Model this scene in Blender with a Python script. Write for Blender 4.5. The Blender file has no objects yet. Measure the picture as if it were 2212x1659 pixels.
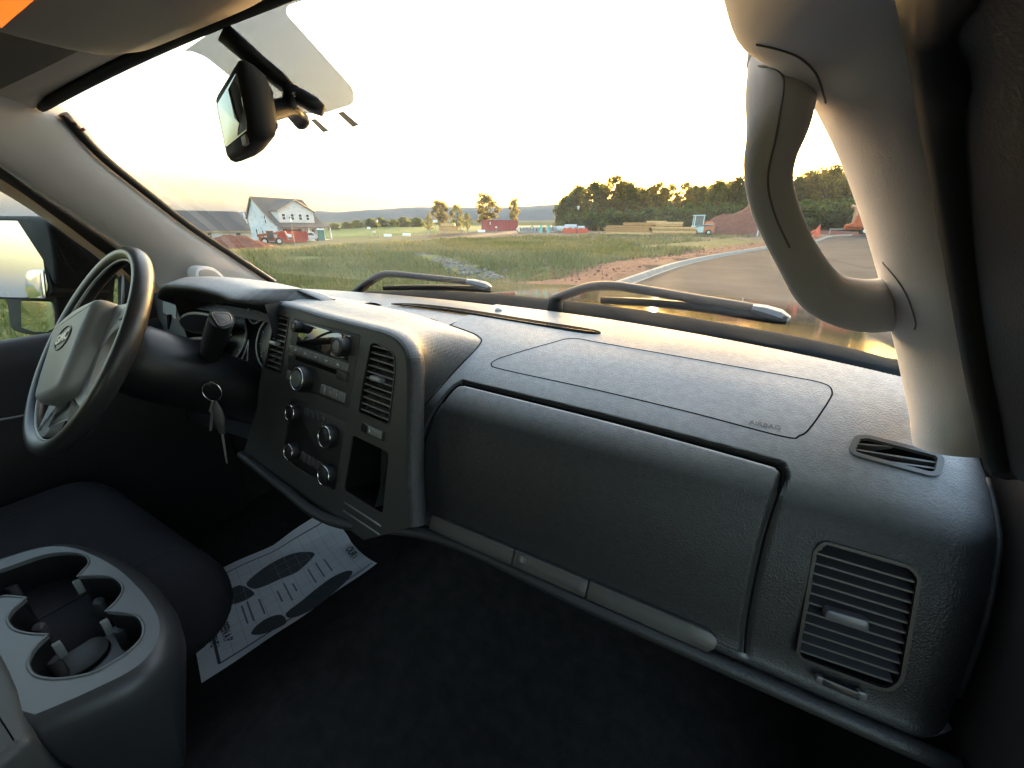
import bpy, bmesh, math, random
import numpy as np
from mathutils import Vector, Matrix
from mathutils.bvhtree import BVHTree
random.seed(7); rng = np.random.default_rng(7)
scene = bpy.context.scene
COL = scene.collection
rad = math.radians

# ------------------------------------------------------------------ camera
CAM = np.array([.579, -.428, .936]); YAW, PIT, ROL = rad(28.7), rad(21.79), rad(.36); FPX = 854.3
_fw = np.array([-math.sin(YAW)*math.cos(PIT), math.cos(YAW)*math.cos(PIT), -math.sin(PIT)])
_r0 = np.array([math.cos(YAW), math.sin(YAW), 0.]); _u0 = np.cross(_r0, _fw)
_R = _r0*math.cos(ROL)+_u0*math.sin(ROL); _U = -_r0*math.sin(ROL)+_u0*math.cos(ROL)
cd = bpy.data.cameras.new('camera'); cam = bpy.data.objects.new('camera', cd); COL.objects.link(cam)
cd.sensor_width = 36; cd.lens = 36*FPX/2212; cd.clip_start = .01; cd.clip_end = 20000
cam.matrix_world = Matrix(((_R[0], _U[0], -_fw[0], CAM[0]), (_R[1], _U[1], -_fw[1], CAM[1]), (_R[2], _U[2], -_fw[2], CAM[2]), (0, 0, 0, 1)))
scene.camera = cam

# ------------------------------------------------------------------ sky, sun, exposure
SUN_AZ, SUN_EL = rad(-8.8), rad(4.3)          # azimuth from +Y towards +X
world = bpy.data.worlds.new('World'); scene.world = world; world.use_nodes = True
wn = world.node_tree; wn.nodes.clear()
sky = wn.nodes.new('ShaderNodeTexSky'); sky.sky_type = 'NISHITA'; sky.sun_disc = False
sky.sun_elevation = SUN_EL; sky.sun_rotation = SUN_AZ; sky.altitude = 150; sky.air_density = 1.1; sky.dust_density = 7.0; sky.ozone_density = 1.0
bg = wn.nodes.new('ShaderNodeBackground'); bg.inputs['Strength'].default_value = .15
wo = wn.nodes.new('ShaderNodeOutputWorld')
wn.links.new(sky.outputs[0], bg.inputs[0]); wn.links.new(bg.outputs[0], wo.inputs[0])
sl = bpy.data.lights.new('sun', 'SUN'); sl.energy = 2.0; sl.angle = rad(.6); sl.color = (1, .66, .34)
sun = bpy.data.objects.new('sun', sl); COL.objects.link(sun)
_sd = Vector((math.sin(SUN_AZ)*math.cos(SUN_EL), math.cos(SUN_AZ)*math.cos(SUN_EL), math.sin(SUN_EL)))
sun.rotation_euler = _sd.to_track_quat('Z', 'Y').to_euler(); sun.location = (-20, 90, 30)
scene.view_settings.view_transform = 'Standard'; scene.view_settings.look = 'None'
scene.view_settings.exposure = 4.3; scene.view_settings.gamma = 1.0; scene.view_settings.use_curve_mapping = False
scene.render.engine = 'CYCLES'
scene.cycles.max_bounces = 10; scene.cycles.diffuse_bounces = 4; scene.cycles.glossy_bounces = 4
scene.cycles.transparent_max_bounces = 24; scene.cycles.caustics_reflective = False; scene.cycles.caustics_refractive = False
scene.cycles.volume_bounces = 0; scene.cycles.use_adaptive_sampling = True; scene.cycles.adaptive_threshold = .02
scene.cycles.use_denoising = True; scene.cycles.sample_clamp_indirect = 6.0
try: scene.cycles.denoiser = 'OPENIMAGEDENOISE'
except Exception: pass

# ------------------------------------------------------------------ surveying: a sight line of the photograph onto a plane of the place
def ray(p): return _fw+_R*(p[0]-1106)/FPX+_U*(829.5-p[1])/FPX
def atz(p, z): d = ray(p); return CAM+d*(z-CAM[2])/d[2]
def aty(p, y): d = ray(p); return CAM+d*(y-CAM[1])/d[1]
def atx(p, x): d = ray(p); return CAM+d*(x-CAM[0])/d[0]
def atr(p, r): d = ray(p); return CAM+d*r/math.hypot(d[0], d[1])
def onp(p, o, n): d = ray(p); n = np.array(n); return CAM+d*((np.array(o)-CAM)@n)/(d@n)
def pr(X): d = np.array(X)-CAM; z = d@_fw; return (1106+FPX*(d@_R)/z, 829.5-FPX*(d@_U)/z)

# ------------------------------------------------------------------ materials
MATS = {}
def mat(name, col, rough=.5, metal=0., spec=.5, bump=None, var=None, coat=0., emit=None, trans=None, wear=None):
    if name in MATS: return MATS[name]
    m = bpy.data.materials.new(name); m.use_nodes = True; nt = m.node_tree; b = nt.nodes['Principled BSDF']
    b.inputs['Base Color'].default_value = (*col, 1); b.inputs['Roughness'].default_value = rough
    b.inputs['Metallic'].default_value = metal; b.inputs['Specular IOR Level'].default_value = spec
    b.inputs['Coat Weight'].default_value = coat
    tc = nt.nodes.new('ShaderNodeTexCoord')
    if var:                                        # (scale, amount[, second colour])
        n = nt.nodes.new('ShaderNodeTexNoise'); n.inputs['Scale'].default_value = var[0]; n.inputs['Detail'].default_value = 6; n.inputs['Roughness'].default_value = .65
        nt.links.new(tc.outputs['Object'], n.inputs['Vector'])
        r = nt.nodes.new('ShaderNodeValToRGB'); e = r.color_ramp.elements
        e[0].position = .3; e[1].position = .7
        c2 = var[2] if len(var) > 2 else tuple(min(1, c*(1+var[1])) for c in col)
        e[0].color = (*[c*(1-var[1]) for c in col], 1); e[1].color = (*c2, 1)
        nt.links.new(n.outputs['Fac'], r.inputs['Fac']); nt.links.new(r.outputs['Color'], b.inputs['Base Color'])
    if wear:                                       # (scale, lowest roughness, highest roughness)
        n = nt.nodes.new('ShaderNodeTexNoise'); n.inputs['Scale'].default_value = wear[0]; n.inputs['Detail'].default_value = 5
        nt.links.new(tc.outputs['Object'], n.inputs['Vector'])
        mr = nt.nodes.new('ShaderNodeMapRange'); mr.inputs['From Min'].default_value = .3; mr.inputs['From Max'].default_value = .7
        mr.inputs['To Min'].default_value = wear[1]; mr.inputs['To Max'].default_value = wear[2]
        nt.links.new(n.outputs['Fac'], mr.inputs['Value']); nt.links.new(mr.outputs['Result'], b.inputs['Roughness'])
    if bump:                                       # (scale, strength, distance[, kind])
        kind = bump[3] if len(bump) > 3 else 'noise'
        if kind == 'noise':
            n = nt.nodes.new('ShaderNodeTexNoise'); n.inputs['Detail'].default_value = 3; out = 'Fac'
        else:
            n = nt.nodes.new('ShaderNodeTexVoronoi'); out = 'Distance'
        n.inputs['Scale'].default_value = bump[0]
        nt.links.new(tc.outputs['Object'], n.inputs['Vector'])
        bp = nt.nodes.new('ShaderNodeBump'); bp.inputs['Strength'].default_value = bump[1]; bp.inputs['Distance'].default_value = bump[2]
        nt.links.new(n.outputs[out], bp.inputs['Height']); nt.links.new(bp.outputs['Normal'], b.inputs['Normal'])
    if emit: b.inputs['Emission Color'].default_value = (*emit[0], 1); b.inputs['Emission Strength'].default_value = emit[1]
    MATS[name] = m; return m
def glass_mat(name, tint=(.95, .97, .96), rough=0., refl=1.0, haze=0.):
    m = bpy.data.materials.new(name); m.use_nodes = True; nt = m.node_tree; nt.nodes.clear()
    o = nt.nodes.new('ShaderNodeOutputMaterial'); t = nt.nodes.new('ShaderNodeBsdfTransparent'); t.inputs[0].default_value = (*tint, 1)
    g = nt.nodes.new('ShaderNodeBsdfGlossy'); g.inputs['Roughness'].default_value = rough
    f = nt.nodes.new('ShaderNodeFresnel'); f.inputs['IOR'].default_value = 1.5
    mm = nt.nodes.new('ShaderNodeMath'); mm.operation = 'MULTIPLY'; mm.inputs[1].default_value = refl
    mx = nt.nodes.new('ShaderNodeMixShader'); nt.links.new(f.outputs[0], mm.inputs[0]); nt.links.new(mm.outputs[0], mx.inputs[0])
    nt.links.new(t.outputs[0], mx.inputs[1]); nt.links.new(g.outputs[0], mx.inputs[2])
    if haze:                                        # dust and wiper smears on the outside
        tc = nt.nodes.new('ShaderNodeTexCoord'); mp = nt.nodes.new('ShaderNodeMapping'); mp.inputs['Scale'].default_value = (2, 9, 2); n1 = nt.nodes.new('ShaderNodeTexNoise'); n1.inputs['Scale'].default_value = 3; n1.inputs['Detail'].default_value = 8
        nt.links.new(tc.outputs['Object'], mp.inputs[0]); nt.links.new(mp.outputs[0], n1.inputs[0]); r = nt.nodes.new('ShaderNodeMapRange'); r.inputs['From Min'].default_value = .35; r.inputs['From Max'].default_value = .75; r.inputs['To Min'].default_value = haze*.5; r.inputs['To Max'].default_value = haze*1.6
        nt.links.new(n1.outputs[0], r.inputs[0]); d = nt.nodes.new('ShaderNodeBsdfTranslucent'); d.inputs[0].default_value = (.8, .8, .78, 1); m2 = nt.nodes.new('ShaderNodeMixShader'); nt.links.new(r.outputs[0], m2.inputs[0]); nt.links.new(mx.outputs[0], m2.inputs[1]); nt.links.new(d.outputs[0], m2.inputs[2]); mx = m2
    nt.links.new(mx.outputs[0], o.inputs[0]); MATS[name] = m; return m
def vcol_mat(name, attr='tint', rough=.8, spec=.2, trans=0., var=None, bump=None):
    m = mat(name, (.1, .1, .1), rough, spec=spec, bump=bump); nt = m.node_tree; b = nt.nodes['Principled BSDF']
    a = nt.nodes.new('ShaderNodeAttribute'); a.attribute_name = attr; nt.links.new(a.outputs['Color'], b.inputs['Base Color'])
    if trans:
        tr = nt.nodes.new('ShaderNodeBsdfTranslucent'); vm = nt.nodes.new('ShaderNodeVectorMath'); vm.operation = 'MULTIPLY'; vm.inputs[1].default_value = (2.4, 2.2, .9)
        nt.links.new(a.outputs['Color'], vm.inputs[0]); nt.links.new(vm.outputs[0], tr.inputs['Color'])
        mx = nt.nodes.new('ShaderNodeMixShader'); mx.inputs[0].default_value = trans
        out = nt.nodes['Material Output']; nt.links.new(b.outputs[0], mx.inputs[1]); nt.links.new(tr.outputs[0], mx.inputs[2]); nt.links.new(mx.outputs[0], out.inputs[0])
    return m

# ------------------------------------------------------------------ mesh helpers
ORG = {}
def _fin(o, me, m, parent, smooth):
    if m is not None: me.materials.append(m)
    if smooth:
        me.shade_smooth()
        if smooth is not True: me.set_sharp_from_angle(angle=rad(smooth))
    COL.objects.link(o)
    if parent is not None: o.parent = parent
    return o
def root_org(parent):
    if parent is None: return np.zeros(3)
    return ORG.get(parent.name, np.zeros(3))
def mk(name, V, F, m, parent=None, smooth=40, org=None):
    """a mesh from world points; org is where a top-level mesh has its origin"""
    me = bpy.data.meshes.new(name); o = bpy.data.objects.new(name, me)
    V = np.asarray(V, float).reshape(-1, 3)
    og = root_org(parent) if org is None else np.asarray(org, float)
    me.from_pydata((V-og).tolist(), [], F); me.update()
    if parent is None and org is not None: o.location = org
    ORG[o.name] = og
    return _fin(o, me, m, parent, smooth)
def mkbm(name, bm, m, parent=None, smooth=40, org=None):
    me = bpy.data.meshes.new(name); o = bpy.data.objects.new(name, me)
    og = root_org(parent) if org is None else np.asarray(org, float)
    bm.transform(Matrix.Translation(Vector(-og))); bmesh.ops.recalc_face_normals(bm, faces=bm.faces); bm.to_mesh(me); bm.free()
    if parent is None and org is not None: o.location = org
    ORG[o.name] = og
    return _fin(o, me, m, parent, smooth)
def tag(o, label=None, cat=None, group=None, kind=None):
    if label: o['label'] = label
    if cat: o['category'] = cat
    if group: o['group'] = group
    if kind: o['kind'] = kind
    return o
def thing(name, label, cat, loc=(0, 0, 0), rz=0., group=None, world=False):
    o = bpy.data.objects.new(name, None); COL.objects.link(o); o.location = loc; o.rotation_euler = (0, 0, rz)
    o.empty_display_size = .2
    ORG[o.name] = np.array(loc, float) if world else np.zeros(3)
    return tag(o, label, cat, group)
def copy_tree(o, parent=None):
    c = o.copy(); COL.objects.link(c); c.parent = parent
    for ch in o.children: copy_tree(ch, c)
    return c
class MB:
    """collects simple shapes into one mesh"""
    def __init__(s): s.V = []; s.F = []
    def add(s, V, F):
        b = len(s.V); s.V += [tuple(map(float, v)) for v in V]; s.F += [tuple(i+b for i in f) for f in F]; return s
    def box(s, x0, x1, y0, y1, z0, z1, M=None):
        v = [(x0, y0, z0), (x1, y0, z0), (x1, y1, z0), (x0, y1, z0), (x0, y0, z1), (x1, y0, z1), (x1, y1, z1), (x0, y1, z1)]
        if M is not None: v = [M(p) for p in v]
        return s.add(v, [(0, 3, 2, 1), (4, 5, 6, 7), (0, 1, 5, 4), (1, 2, 6, 5), (2, 3, 7, 6), (3, 0, 4, 7)])
    def tube(s, P, r, n=8, closed=False, cap=True, flat=1., upv=None):
        V, F = tube_vf(P, r, n, closed, cap, flat, upv); return s.add(V, F)
    def obj(s, name, m, parent=None, smooth=40, org=None): return mk(name, s.V, s.F, m, parent, smooth, org)
def tube_vf(P, r, n=8, closed=False, cap=True, flat=1., upv=None):
    P = np.asarray(P, float); k = len(P); rr = np.broadcast_to(np.asarray(r, float), (k,))
    T = np.zeros_like(P)
    for i in range(k):
        a = P[(i+1) % k] if closed or i < k-1 else P[i]; b = P[i-1] if closed or i > 0 else P[i]
        T[i] = (a-b)/(np.linalg.norm(a-b)+1e-12)
    up = np.array(upv if upv is not None else ([0, 0, 1] if abs(T[0][2]) < .9 else [0, 1, 0]), float)
    V = []; prev = None
    for i in range(k):
        if prev is None or upv is not None: nrm = up-T[i]*(up@T[i])
        else: nrm = prev-T[i]*(prev@T[i])
        nrm /= np.linalg.norm(nrm)+1e-12; prev = nrm; bi = np.cross(T[i], nrm)
        for j in range(n):
            a = 2*math.pi*j/n; V.append(P[i]+rr[i]*(math.cos(a)*bi+math.sin(a)*nrm*flat))
    F = []
    for i in range(k if closed else k-1):
        for j in range(n):
            a = i*n+j; b = i*n+(j+1) % n; c = ((i+1) % k)*n+(j+1) % n; d = ((i+1) % k)*n+j; F.append((a, b, c, d))
    if cap and not closed: F.append(tuple(range(n-1, -1, -1))); F.append(tuple((k-1)*n+j for j in range(n)))
    return V, F
def cr(P, n=6, closed=False):
    """Catmull-Rom through the points"""
    P = np.asarray(P, float); k = len(P); out = []
    for i in range(k if closed else k-1):
        p1, p2 = P[i], P[(i+1) % k]
        p0 = P[i-1] if (closed or i > 0) else 2*p1-p2
        p3 = P[(i+2) % k] if (closed or i < k-2) else 2*p2-p1
        for j in range(n):
            t = j/n; out.append(.5*((2*p1)+(p2-p0)*t+(2*p0-5*p1+4*p2-p3)*t*t+(3*p1-p0-3*p2+p3)*t**3))
    if not closed: out.append(P[-1])
    return np.array(out)
def resample(P, n, closed=False):
    P = np.asarray(P, float)
    if closed: P = np.vstack([P, P[:1]])
    s = np.r_[0, np.cumsum(np.linalg.norm(np.diff(P, axis=0), axis=1))]
    t = np.linspace(0, s[-1], n, endpoint=not closed)
    return np.stack([np.interp(t, s, P[:, i]) for i in range(P.shape[1])], 1)
def grid_vf(G, wrap=False):
    G = np.asarray(G, float); a, b = G.shape[:2]; F = []
    for i in range(a-1):
        for j in range(b if wrap else b-1):
            F.append((i*b+j, i*b+(j+1) % b, (i+1)*b+(j+1) % b, (i+1)*b+j))
    return G.reshape(-1, 3), F
def loft(name, rings, m, parent=None, wrap=False, caps=False, smooth=40, thick=None, org=None):
    V, F = grid_vf(rings, wrap); a, b = np.asarray(rings).shape[:2]; F = list(F)
    if caps: F.append(tuple(range(b-1, -1, -1))); F.append(tuple((a-1)*b+j for j in range(b)))
    if thick:                                   # a real sheet: offset copy and closed rim
        bm = bmesh.new(); vs = [bm.verts.new(v) for v in V]
        for f in F: bm.faces.new([vs[i] for i in f])
        bm.normal_update(); bmesh.ops.solidify(bm, geom=bm.faces[:], thickness=thick)
        return mkbm(name, bm, m, parent, smooth, org)
    return mk(name, V, F, m, parent, smooth, org)
def round_poly(P, r, n=5):
    P = [np.asarray(p, float) for p in P]; k = len(P); out = []
    rs = r if hasattr(r, '__len__') else [r]*k
    for i in range(k):
        a, p, b = P[i-1], P[i], P[(i+1) % k]; u = a-p; v = b-p; lu, lv = np.linalg.norm(u), np.linalg.norm(v)
        rr = min(rs[i], lu*.45, lv*.45)
        if rr <= 0: out.append(p); continue
        s, e = p+u/lu*rr, p+v/lv*rr
        for j in range(n+1):
            t = j/n; out.append((1-t)**2*s+2*t*(1-t)*p+t*t*e)
    return np.array(out)
class Frame:
    def __init__(s, o, u, v, n): s.o, s.u, s.v, s.n = [np.array(a, float) for a in (o, u, v, n)]
    def pt(s, a, b, c=0.): return s.o+s.u*a+s.v*b+s.n*c
    def px(s, p, c=0.):
        X = onp(p, s.o+s.n*c, s.n)-s.o; return np.array([X@s.u, X@s.v])
    def pts(s, P, c=0.): return [s.pt(p[0], p[1], c) for p in P]
def frame_n(o, n, right=(1, 0, 0)):
    n = np.array(n, float); n /= np.linalg.norm(n); u = np.array(right, float); u -= n*(u@n); u /= np.linalg.norm(u); v = np.cross(n, u)
    return Frame(o, u, v, n)
def prism_vf(fr, P, w0, w1, bev=0., nb=2):
    """polygon P (frame coordinates) from depth w0 to w1, top edge rounded by bev"""
    P = np.asarray(P, float); k = len(P); c = P.mean(0)
    rings = [(P, w0)]
    if bev:
        for i in range(nb+1):
            a = i/nb*math.pi/2; rings.append((inset(P, bev*(1-math.cos(a))), w1-bev+bev*math.sin(a)))
    else: rings.append((P, w1))
    V = []; F = []
    for Q, w in rings: V += fr.pts(Q, w)
    for i in range(len(rings)-1):
        for j in range(k): F.append((i*k+j, i*k+(j+1) % k, (i+1)*k+(j+1) % k, (i+1)*k+j))
    F.append(tuple((len(rings)-1)*k+j for j in range(k))); F.append(tuple(range(k-1, -1, -1)))
    return V, F
def inset(P, d):
    P = np.asarray(P, float); k = len(P); a = 0
    for i in range(k): a += P[i-1][0]*P[i][1]-P[i][0]*P[i-1][1]
    sgn = 1 if a > 0 else -1; out = []
    for i in range(k):
        e1 = P[i]-P[i-1]; e2 = P[(i+1) % k]-P[i]
        n1 = np.array([-e1[1], e1[0]])*sgn/(np.linalg.norm(e1)+1e-12); n2 = np.array([-e2[1], e2[0]])*sgn/(np.linalg.norm(e2)+1e-12)
        n = n1+n2; l = np.linalg.norm(n); n = n/l if l > 1e-6 else n1
        out.append(P[i]+n*d/max(.5, n@n1))
    return np.array(out)
def prism(name, fr, P, w0, w1, m, parent=None, bev=0., smooth=40, nb=2, org=None):
    V, F = prism_vf(fr, P, w0, w1, bev, nb); return mk(name, V, F, m, parent, smooth, org)
def rect(u0, u1, v0, v1, r=0., n=4):
    P = [(u0, v0), (u1, v0), (u1, v1), (u0, v1)]
    return round_poly(P, r, n) if r else np.array(P, float)
def disc(cx, cy, r, n=24, ry=None): return np.array([(cx+r*math.cos(2*math.pi*i/n), cy+(ry or r)*math.sin(2*math.pi*i/n)) for i in range(n)])
def panel_holes(name, fr, outer, holes, w, m, parent, depth=.003, smooth=30):
    bm = bmesh.new(); edges = []
    for L in [outer]+holes:
        vs = [bm.verts.new(fr.pt(p[0], p[1], w)) for p in L]
        for i in range(len(vs)): edges.append(bm.edges.new((vs[i-1], vs[i])))
    bmesh.ops.triangle_fill(bm, use_beauty=True, use_dissolve=False, edges=edges, normal=Vector(fr.n))
    bm.normal_update()
    if sum((f.normal.dot(Vector(fr.n)) for f in bm.faces)) < 0:
        for f in bm.faces: f.normal_flip()
    ex = bmesh.ops.extrude_face_region(bm, geom=bm.faces[:])
    vv = [g for g in ex['geom'] if isinstance(g, bmesh.types.BMVert)]
    bmesh.ops.translate(bm, verts=vv, vec=Vector(-fr.n*depth))
    return mkbm(name, bm, m, parent, smooth)
def text_obj(name, body, size, fr, u, v, w, m, parent, rot=0., ext=.0004, align='CENTER', sx=1., shear=0., bold=0.):
    cu = bpy.data.curves.new(name, 'FONT'); cu.body = body; cu.size = size; cu.extrude = ext; cu.align_x = align; cu.align_y = 'CENTER'; cu.shear = shear; cu.offset = bold
    tmp = bpy.data.objects.new(name, cu); COL.objects.link(tmp); bpy.context.view_layer.update()
    me = bpy.data.meshes.new_from_object(tmp.evaluated_get(bpy.context.evaluated_depsgraph_get())); bpy.data.objects.remove(tmp); bpy.data.curves.remove(cu)
    me.name = name; me.materials.clear(); me.materials.append(m); o = bpy.data.objects.new(name, me); COL.objects.link(o)
    a = fr.u*math.cos(rot)+fr.v*math.sin(rot); b = -fr.u*math.sin(rot)+fr.v*math.cos(rot); p = fr.pt(u, v, w)-root_org(parent)
    o.parent = parent
    o.matrix_local = Matrix(((a[0]*sx, b[0], fr.n[0], p[0]), (a[1]*sx, b[1], fr.n[1], p[1]), (a[2]*sx, b[2], fr.n[2], p[2]), (0, 0, 0, 1)))
    return o
def bvh_of(objs):
    V = []; F = []
    for o in objs:
        b = len(V); og = np.array(o.parent.location if o.parent else (0, 0, 0)); V += [tuple(np.array(v.co)+og) for v in o.data.vertices]; F += [tuple(i+b for i in p.vertices) for p in o.data.polygons]
    return BVHTree.FromPolygons(V, F)
def cast(bv, p, off=0.):
    d = ray(p); d /= np.linalg.norm(d); l, n, i, t = bv.ray_cast(Vector(CAM), Vector(d)); return None if l is None else np.array(l)-d*off
WF = Frame((0, 0, 0), (1, 0, 0), (0, 1, 0), (0, 0, 1))

# ================================================================== GROUND
CPX = [(1335, 612, 13.4), (1469, 567, 21.5), (1581, 545, 31), (1681, 530, 43), (1759, 522, 52), (1804, 514, 63), (1889, 507, 80),
       (880, 552, 24), (1050, 600, 14), (600, 522, 100), (450, 529, 112), (500, 543, 70), (700, 519, 98), (850, 507, 125), (850, 489, 260),
       (1080, 498, 115), (1200, 501, 90), (1440, 508, 65), (1620, 506, 72), (1870, 500, 62), (960, 506, 100), (1000, 490, 200), (1300, 500, 120), (1750, 498, 100)]
CP = [tuple(atr((a, b), r)) for a, b, r in CPX]
CP += [(x, y, -.75) for x, y in ((0, 0), (12, 8), (-9, 9), (5, 14), (-14, 3), (10, -18), (-14, -18), (0, -40), (25, 20))] + [(-40, -10, -1.3), (60, 60, .5), (60, 10, -.5)]
CP = np.array(CP)
def _tk(d): return np.where(d > 1e-9, d*d*np.log(np.maximum(d, 1e-9)), 0)
_n = len(CP); _S = 50.
_K = _tk(np.hypot(CP[:, None, 0]-CP[None, :, 0], CP[:, None, 1]-CP[None, :, 1])/_S)+np.eye(_n)*.02
_A = np.zeros((_n+3, _n+3)); _A[:_n, :_n] = _K; _A[:_n, _n] = 1; _A[:_n, _n+1:] = CP[:, :2]/_S; _A[_n, :_n] = 1; _A[_n+1:, :_n] = CP[:, :2].T/_S
_w = np.linalg.solve(_A, np.r_[CP[:, 2], 0, 0, 0])
def hgt(x, y):
    x = np.asarray(x, float); y = np.asarray(y, float)
    d = np.hypot(x[..., None]-CP[:, 0], y[..., None]-CP[:, 1])/_S
    h = _tk(d)@_w[:_n]+_w[_n]+x/_S*_w[_n+1]+y/_S*_w[_n+2]
    r = np.hypot(x, y); t = np.clip((r-170)/150, 0, 1); t = t*t*(3-2*t)
    back = np.clip((-y-20)/30, 0, 1)
    h = h*(1-t)+.35*t
    return h*(1-back)+np.where(back > 0, -.9, 0)*back
def gz(x, y): return float(hgt(np.array([x]), np.array([y]))[0])
# the kerb line, left edge of the road
KERB = cr([atz((1335, 612), -.75)[:2]+np.array([-1.2, -17.]), atz((1335, 612), -.75)[:2]+np.array([-.45, -6.])] +
          [atr((a, b), r)[:2] for a, b, r in CPX[:7]] + [np.array([28., 96.]), np.array([60., 112.])], 8)
def kerb_side(x, y):
    """signed distance to the kerb line, positive on the grass side"""
    P = np.stack([np.asarray(x, float).ravel(), np.asarray(y, float).ravel()], 1); best = np.full(len(P), 1e9); sg = np.ones(len(P))
    for i in range(len(KERB)-1):
        a, b = KERB[i], KERB[i+1]; ab = b-a; t = np.clip(((P-a)@ab)/(ab@ab), 0, 1); q = a+t[:, None]*ab; d = np.linalg.norm(P-q, axis=1)
        cr_ = ab[0]*(P[:, 1]-a[1])-ab[1]*(P[:, 0]-a[0]); m = d < best; best[m] = d[m]; sg[m] = np.where(cr_[m] > 0, 1, -1)
    return (best*sg).reshape(np.shape(x))
ROADW = 11.
def spaced(lim, n, p=3.2):
    t = np.linspace(-1, 1, n); return np.sign(t)*lim*(np.exp(np.abs(t)*p*2)-1)/(math.exp(p*2)-1)
gx = spaced(6000, 300, 3.6)-12; gy = spaced(6000, 300, 3.6)+22
GX, GY = np.meshgrid(gx, gy, indexing='ij')
GZ = hgt(GX, GY); ks = kerb_side(GX, GY)
inroad = (ks < .40) & (ks > -ROADW-.2) & (np.hypot(GX, GY) < 150)
def vnoise(x, y, s, seed=0):
    """smooth value noise"""
    r_ = np.random.default_rng(seed); T = r_.random((256, 256)); u = x/s; v = y/s; i = np.floor(u).astype(int); j = np.floor(v).astype(int); fu = u-i; fv = v-j
    fu = fu*fu*(3-2*fu); fv = fv*fv*(3-2*fv); g = lambda a, b: T[a % 256, b % 256]
    return (g(i, j)*(1-fu)+g(i+1, j)*fu)*(1-fv)+(g(i, j+1)*(1-fu)+g(i+1, j+1)*fu)*fv
RR = np.hypot(GX, GY)
hum = (vnoise(GX, GY, 2.3, 1)-.5)*.16+(vnoise(GX, GY, .8, 2)-.5)*.08+(vnoise(GX, GY, 7, 3)-.5)*.3
GZ = GZ+np.where(inroad, -.22, hum*np.clip((ks-.6)/2, 0, 1)*(RR < 140))
soil_strip = np.clip(1.25-np.abs(ks-1.6)/1.9, 0, 1)*(GY > 4)*(GY < 60)
yard = np.clip((np.hypot((GX+10)/55, (GY-78)/26) < 1)*1., 0, 1)
soilm = np.clip(soil_strip*1.15+(vnoise(GX, GY, 1.1, 5)-.5)*.5*soil_strip, 0, 1)
dry = np.clip((RR-26)/22, 0, 1)*(RR < 110)*(.55+.6*(vnoise(GX, GY, 5, 8)-.5))
fieldm = ((RR > 112) & (GX < -45)).astype(float)
V, F = grid_vf(np.stack([GX, GY, GZ], -1))
gmat = mat('ground', (.1, .1, .05), .95, spec=.1)
ground = mk('ground', V, F, gmat, None, True); tag(ground, kind='structure')
me = ground.data
for nm, arr in (('soil', soilm), ('yard', yard), ('dry', dry), ('crop', fieldm)):
    at = me.attributes.new(nm, 'FLOAT', 'POINT'); at.data.foreach_set('value', arr.ravel().astype(np.float32))
nt = gmat.node_tree; bs = nt.nodes['Principled BSDF']; tc = nt.nodes.new('ShaderNodeTexCoord')
def nz(scale, det=5, rough=.6):
    n = nt.nodes.new('ShaderNodeTexNoise'); n.inputs['Scale'].default_value = scale; n.inputs['Detail'].default_value = det; n.inputs['Roughness'].default_value = rough
    nt.links.new(tc.outputs['Object'], n.inputs['Vector']); return n
def ramp(src, stops):
    r = nt.nodes.new('ShaderNodeValToRGB'); e = r.color_ramp.elements
    while len(e) < len(stops): e.new(.5)
    for k, (p, c) in enumerate(stops): e[k].position = p; e[k].color = (*c, 1)
    nt.links.new(src, r.inputs['Fac']); return r
def mixc(f, a, b):
    m = nt.nodes.new('ShaderNodeMix'); m.data_type = 'RGBA'; nt.links.new(f, m.inputs[0]); nt.links.new(a, m.inputs[6]); nt.links.new(b, m.inputs[7]); return m.outputs[2]
def attr(nm): a = nt.nodes.new('ShaderNodeAttribute'); a.attribute_name = nm; return a.outputs['Fac']
n1, n2, n3 = nz(.9), nz(4.5), nz(.25)
grass_c = ramp(n1.outputs['Fac'], [(.3, (.045, .066, .02)), (.5, (.08, .10, .032)), (.7, (.12, .122, .045))])
dry_c = ramp(n2.outputs['Fac'], [(.3, (.075, .072, .034)), (.5, (.12, .105, .055)), (.7, (.16, .13, .08))])
soil_c = ramp(n2.outputs['Fac'], [(.3, (.085, .036, .026)), (.5, (.125, .060, .045)), (.7, (.18, .10, .08))])
yard_c = ramp(n2.outputs['Fac'], [(.3, (.07, .055, .038)), (.55, (.11, .085, .062)), (.75, (.16, .125, .095))])
crop_c = ramp(n3.outputs['Fac'], [(.3, (.035, .085, .016)), (.7, (.055, .11, .026))])
c = mixc(attr('dry'), grass_c.outputs[0], dry_c.outputs[0]); c = mixc(attr('crop'), c, crop_c.outputs[0]); c = mixc(attr('yard'), c, yard_c.outputs[0]); c = mixc(attr('soil'), c, soil_c.outputs[0])
nt.links.new(c, bs.inputs['Base Color'])
bp = nt.nodes.new('ShaderNodeBump'); bp.inputs['Strength'].default_value = .8; bp.inputs['Distance'].default_value = .08; nt.links.new(n2.outputs['Fac'], bp.inputs['Height']); nt.links.new(bp.outputs[0], bs.inputs['Normal'])

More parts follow.
